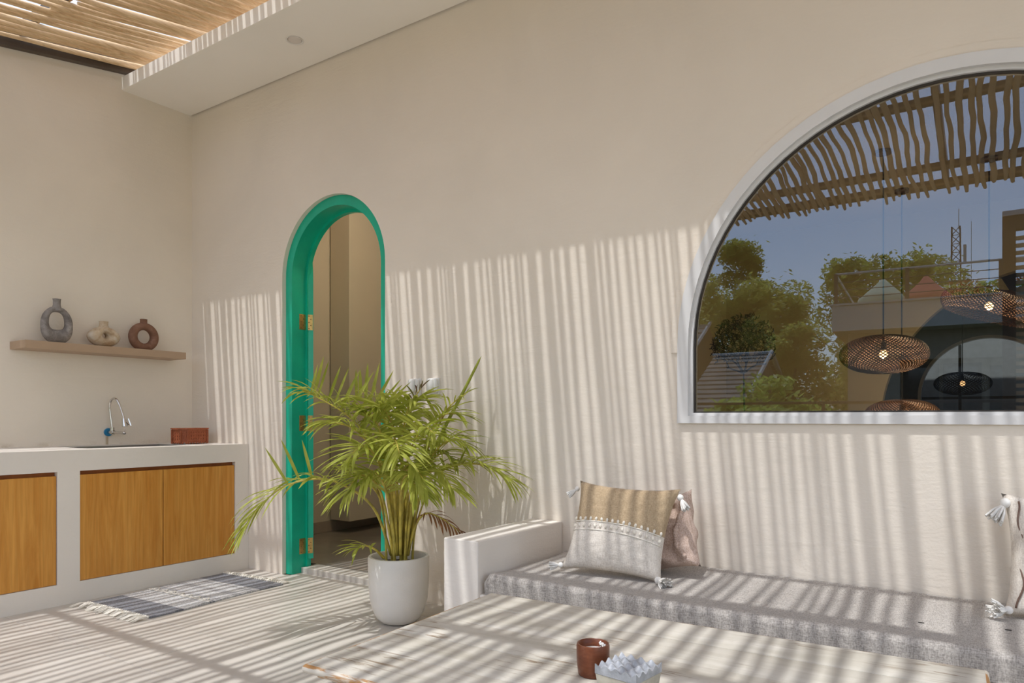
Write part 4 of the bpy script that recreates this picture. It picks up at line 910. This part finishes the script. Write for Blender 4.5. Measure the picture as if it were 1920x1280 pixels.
# far house with roof terrace
FB = thing('terrace_house', 'white house with a roof terrace mirrored in the window', 'building', (-3.93, -16.81, -3.2), rz=math.radians(-4))
MB().box((0, -9, 6.75), (14, 0, 7.50), .01).build('parapet', M['far_white'], FB)
MB().box((-.05, -9, 7.50), (14, .05, 7.56), .01).build('coping', M['far_white'], FB)
MB().box((.35, -8.8, 0), (1.75, -.9, 6.75), .01).build('wall', M['far_tan'], FB)
MB().box((1.75, -8.8, 0), (14, -1.6, 6.75), .01).build('wall', M['far_tan'], FB)
MB().box((1.75, -1.6, 5.9), (14, -.9, 6.75), .01).build('lintel', M['far_tan'], FB)
for k, (x0, wd, zt_) in enumerate(((1.85, .9, 5.8), (2.85, .95, 5.8), (4.0, 1.5, 5.7), (5.9, 1.4, 5.8), (7.4, 1.3, 5.8), (8.9, 1.5, 5.8))):
    wdw = MB().box((x0, -1.60, 3.0), (x0+.10, -1.5, zt_)).box((x0+wd-.1, -1.60, 3.0), (x0+wd, -1.5, zt_)).box((x0, -1.60, zt_-.1), (x0+wd, -1.5, zt_)).box((x0, -1.60, 4.55), (x0+wd, -1.5, 4.62)).build('window', M['dark'], FB)
    MB().box((x0+.1, -1.60, 3.0), (x0+wd-.1, -1.57, zt_-.1)).build('pane', M['glass_dark'], wdw)
rs = MB().tube([(.1, -.1, 8.45), (13, -.1, 8.45)], .035, 6).tube([(.1, -.1, 8.45), (.1, -6, 8.45)], .035, 6).build('terrace_handrail', M['verge'], FB)
for x in (.1, 1.95, 4.15, 6.4, 8.6): MB().box((x-.05, -.16, 7.56), (x+.05, -.04, 8.45)).build('rail_post', M['beam'], FB)
for zz in (7.75, 7.97, 8.2): MB().tube([(.1, -.1, zz), (13, -.1, zz)], .013, 5).tube([(.1, -.1, zz), (.1, -6, zz)], .013, 5).build('rail_cable', M['beam'], FB)
def beanbag(label, x, y, m, seed, h):
    t = thing('bean_bag', label, 'bean bag', (x, y, 4.36), rz=seed)
    N = 22; prof = [(.0, 0), (.52, .0), (.64, .1), (.60, .24), (.46, .38), (.31, .52), (.17, .66), (.06, h*.78), (.0, h*.79)]; vs = []; fs = []
    for r, z in prof:
        for k in range(N): a = 2*PI*k/N; q = r*(1+.12*noise.noise(Vector((math.cos(a)*1.5+seed, math.sin(a)*1.5, z*2)))); vs.append((q*math.cos(a)*1.1+.12*z, q*math.sin(a), z))
    for i in range(len(prof)-1):
        for k in range(N): fs.append((i*N+k, i*N+(k+1) % N, (i+1)*N+(k+1) % N, (i+1)*N+k))
    MB().add(vs, fs).build('bag', m, t, smooth='all'); return t
beanbag('pale green bean bag on the mirrored roof terrace, left of two', -2.75, -18.0, M['bean_green'], 1.0, 1.0)
beanbag('coral red bean bag on the mirrored roof terrace, right of two', -1.55, -18.4, M['bean_red'], 2.3, 1.05)
pl = thing('flower_planter', 'row of orange flowering plants on the mirrored roof terrace', 'plants', (0, -20.5, 4.36))
MB().box((-1.2, -.2, 0), (3.5, .2, .35), .02).build('planter_box', M['far_white'], pl)
def leaves(mb, n, cfun, size, rr, tilt=1.0):
    for _ in range(n):
        c = cfun(rr); a = rr.uniform(0, 2*PI); b = rr.uniform(-1, 1)*tilt; s_ = size*rr.uniform(.6, 1.3)
        u = Vector((math.cos(a), math.sin(a), b)).normalized(); v = u.cross(Vector((rr.uniform(-1, 1), rr.uniform(-1, 1), 1))).normalized()
        mb.v += [tuple(c-u*s_), tuple(c+v*s_*.42), tuple(c+u*s_), tuple(c-v*s_*.42)]; k = len(mb.v)-4; mb.f.append((k, k+1, k+2, k+3)); mb.mi.append(0)
def raw(mb, name, m, parent, kind=None):
    me = bpy.data.meshes.new(name); me.from_pydata(mb.v, [], mb.f); me.materials.append(m); me.update()
    o = bpy.data.objects.new(name, me); COL.objects.link(o); o.parent = parent
    if kind: o['kind'] = kind
    return o
mb = MB(); leaves(mb, 900, lambda r: Vector((r.uniform(-1.2, 3.5), r.uniform(-.25, .25), .35+.5*r.random())), .10, random.Random(3)); raw(mb, 'foliage', M['tree_leaf'][2], pl, 'stuff')
mb = MB(); leaves(mb, 260, lambda r: Vector((r.uniform(-1.2, 3.5), r.uniform(-.28, .28), .55+.4*r.random())), .10, random.Random(4)); raw(mb, 'blossom', M['planter'], pl, 'stuff')

# houses with tiled roofs
def tiled_roof(parent, x0, x1, yr, zr, ye, ze, n, m):
    """courses of tiles stepping down from the ridge (yr, zr) to the eave (ye, ze)"""
    for k in range(n):
        a, b = k/n, (k+1)/n; ya_, za = yr+(ye-yr)*a, zr+(ze-zr)*a; yb_, zb = yr+(ye-yr)*b*1.01, zr+(ze-zr)*b
        MB().add([(x0, ya_, za), (x1, ya_, za), (x1, yb_, zb+.035), (x0, yb_, zb+.035), (x0, yb_, zb-.03), (x1, yb_, zb-.03), (x1, ya_, za-.06), (x0, ya_, za-.06)], [(0, 1, 2, 3), (3, 2, 5, 4), (4, 5, 6, 7), (0, 3, 4, 7), (1, 2, 5, 6), (0, 1, 6, 7)]).build('roof_course', m, parent)
h1 = thing('tiled_roof_house', 'small house with grey tiled gable roof, mirrored at the window\'s lower left', 'building', (0, 0, 0))
tiled_roof(h1, -7.46, -5.72, -16.8, 2.98, -12.6, .55, 17, M['roof_tile']); tiled_roof(h1, -7.46, -5.72, -16.8, 2.98, -21.0, .55, 17, M['roof_tile'])
MB().add([(-5.78, -16.8, 2.86), (-5.78, -12.9, .60), (-5.78, -12.9, -3.2), (-5.78, -20.7, -3.2), (-5.78, -20.7, .60), (-7.4, -16.8, 2.86), (-7.4, -12.9, .60), (-7.4, -12.9, -3.2), (-7.4, -20.7, -3.2), (-7.4, -20.7, .60)], [(0, 1, 2, 3, 4), (5, 6, 7, 8, 9), (1, 2, 7, 6), (2, 3, 8, 7), (3, 4, 9, 8)]).build('wall', M['gable'], h1)
MB().tube([(-5.66, -12.55, .62), (-5.66, -16.8, 3.06), (-5.66, -21.05, .62)], .065, 6).build('verge', M['verge'], h1)
MB().tube([(-7.5, -16.8, 3.02), (-5.7, -16.8, 3.02)], .06, 8).build('ridge', M['verge'], h1)
h2 = thing('tiled_roof_house', 'darker tiled roof half hidden by the window\'s left edge in the reflection', 'building', (0, 0, 0))
tiled_roof(h2, -12.5, -8.6, -19.7, 4.45, -15.2, 1.6, 14, M['roof_tile'])
MB().add([(-8.62, -19.7, 4.35), (-8.62, -15.4, 1.6), (-8.62, -15.4, -3.2), (-8.62, -24, -3.2), (-8.62, -24, 1.6), (-12.4, -19.7, 4.35), (-12.4, -15.4, 1.6), (-12.4, -15.4, -3.2), (-12.4, -24, -3.2), (-12.4, -24, 1.6)], [(0, 1, 2, 3, 4), (5, 6, 7, 8, 9), (1, 2, 7, 6), (2, 3, 8, 7), (0, 4, 9, 5)]).build('wall', M['gable'], h2)
MB().tube([(-8.55, -15.2, 1.65), (-8.55, -19.7, 4.5)], .07, 6).build('verge', M['verge'], h2)

# trees
def tree(label, x, y, ztop, rad, mi, seed, n=5200, leaf=.17, zlow=None, name='broadleaf_tree', cat='tree'):
    t = thing(name, label, cat, (x, y, -3.2), group='trees mirrored in the window'); rr = random.Random(seed); H = ztop+3.2
    zl = H*.30 if zlow is None else zlow
    cl_ = []
    for k in range(34):
        a = rr.uniform(0, 2*PI); f = (k+rr.random())/34; zz = zl+(H-zl)*f; rad_z = rad*math.sin(PI*(.18+.72*f))**.7*rr.uniform(.15, .95)
        cl_.append((rad_z*math.cos(a), rad_z*math.sin(a), min(zz, H-rad*.3), rad*rr.uniform(.22, .42)))
    cl_.append((0, 0, H-rad*.34, rad*.36))
    def cf(r):
        c = cl_[r.randrange(len(cl_))]; v = Vector((r.gauss(0, 1), r.gauss(0, 1), r.gauss(0, 1))).normalized()*c[3]*(r.random()**.25); return Vector((c[0]+v.x, c[1]+v.y, c[2]+v.z*.8)) if r.random() < .94 else Vector((c[0]+v.x*1.5, c[1]+v.y*1.5, c[2]+v.z*1.25))
    mb = MB(); leaves(mb, n, cf, leaf, rr); raw(mb, 'foliage', M['tree_leaf'][mi], t, 'stuff')
    tk = MB().tube(spline([(0, 0, 0), (.1, .05, zl*.6), (-.1, 0, H*.55), (.05, 0, H*.8)], 10), [rad*.09*(1-.07*i) for i in range(11)], 8)
    for c in cl_[:8]: tk.tube([(0, 0, max(.5, c[2]*.55)), (c[0]*.5, c[1]*.5, c[2]*.8), (c[0], c[1], c[2])], [rad*.04, rad*.028, rad*.012], 5)
    tk.build('trunk', M['trunk'], t, smooth='all'); return t
TREES = [
 ('tall tree with an uneven crown, the highest at the left of the reflection', -8.1, -21.6, 7.9, 1.75, 0, 11, 6500, .13, 4.0),
 ('leafy tree at the window\'s left edge in the reflection', -11.0, -23.5, 7.6, 2.2, 0, 12, 5500, .15, 2.5),
 ('second tree from the left behind the small tiled roof', -9.2, -23.2, 6.2, 2.6, 0, 21, 6500, .15, 1.6),
 ('round crowned tree filling the gap below the tallest one', -9.9, -22.4, 6.7, 2.3, 0, 41, 6000, .14, 1.0),
 ('leafy tree with a low crown right behind the small tiled roof', -8.0, -20.9, 5.5, 2.1, 0, 42, 6000, .14, .8),
 ('bushy tree stepping down right of the tallest one', -6.9, -20.6, 6.1, 2.0, 0, 13, 6500, .14, 1.5),
 ('olive tree beside the terrace house, left of its corner', -5.9, -20.2, 5.3, 1.8, 0, 14, 6000, .13, 1.0),
 ('low dense tree reaching the terrace house wall', -5.35, -18.4, 4.1, 1.25, 1, 15, 5200, .12, 1.0),
 ('dark wide tree far behind the roof terrace, left part', -6.4, -38.5, 10.3, 3.0, 1, 16, 5200, .24, 4.0),
 ('dark tree far behind the pale green bean bag', -3.0, -41.5, 10.6, 3.4, 1, 17, 5200, .25, 4.0),
 ('far tree behind the coral bean bag', .3, -42.5, 8.3, 3.2, 1, 18, 4200, .25, 3.0),
 ('far tree rising behind the right part of the roof terrace', 5.0, -39.0, 10.4, 3.4, 1, 19, 4800, .25, 3.0),
]
for a in TREES: tree(*a[:7], int(a[7]*2.6), a[8]*.66, a[9])
for i, (x, y, zt_, r_, mi) in enumerate(((-3.55, -8.6, 1.9, .85, 2), (-4.25, -9.2, 1.45, .7, 2), (-2.95, -8.1, 1.35, .7, 2))):
    tree(('glossy bright shrub beside the terrace house, tallest of three', 'glossy bright shrub left of the tallest shrub', 'glossy bright shrub right of the tallest shrub')[i], x, y, zt_, r_, mi, 30+i, 1500, .085, 2.8, 'broadleaf_shrub', 'shrub')
for i, (x, y, zt_) in enumerate(((-3.75, -6.2, 1.32), (-3.1, -6.6, 1.18))):
    tree(('yellow leafed plant just above the window sill at far left', 'spiky plant before the small tiled roof')[i], x, y, zt_, .38, 2, 40+i, 260, .11, 4.0, 'leafy_plant', 'plant')

# lattice mast
tw = thing('lattice_mast', 'thin lattice radio mast far away in the mirrored sky', 'mast', (-5.05, -135.6, -3.2))
mb = MB()
H0, H1, hw = 10, 36.5, .85
for sx in (-1, 1):
    for sy in (-1, 1): mb.tube([(sx*hw*1.5, sy*hw*1.5, 0), (sx*hw, sy*hw, H0), (sx*hw*.7, sy*hw*.7, H1)], .10, 4)
for k in range(18):
    z = H0+(H1-H0)*k/18; z2 = H0+(H1-H0)*(k+1)/18; q = hw*(1-.3*k/18)
    mb.tube([(-q, q, z), (q, q, z2)], .06, 4).tube([(q, q, z), (-q, q, z2)], .06, 4).tube([(-q, q, z), (q, q, z)], .06, 4)
mb.build('lattice', M['beam'], tw)
for k, (sx, z) in enumerate(((-1.3, 27), (1.3, 30), (1.2, 24.5))): MB().box((sx-.22, .6, z), (sx+.22, 1.0, z+3.2), .02).build('antenna_panel', M['verge'], tw)
MB().tube([(.4, 0, 36), (.4, 0, 39.5)], .05, 4).tube([(2.2, .6, 26), (2.2, .6, 37)], .04, 4).build('whip_antenna', M['verge'], tw)
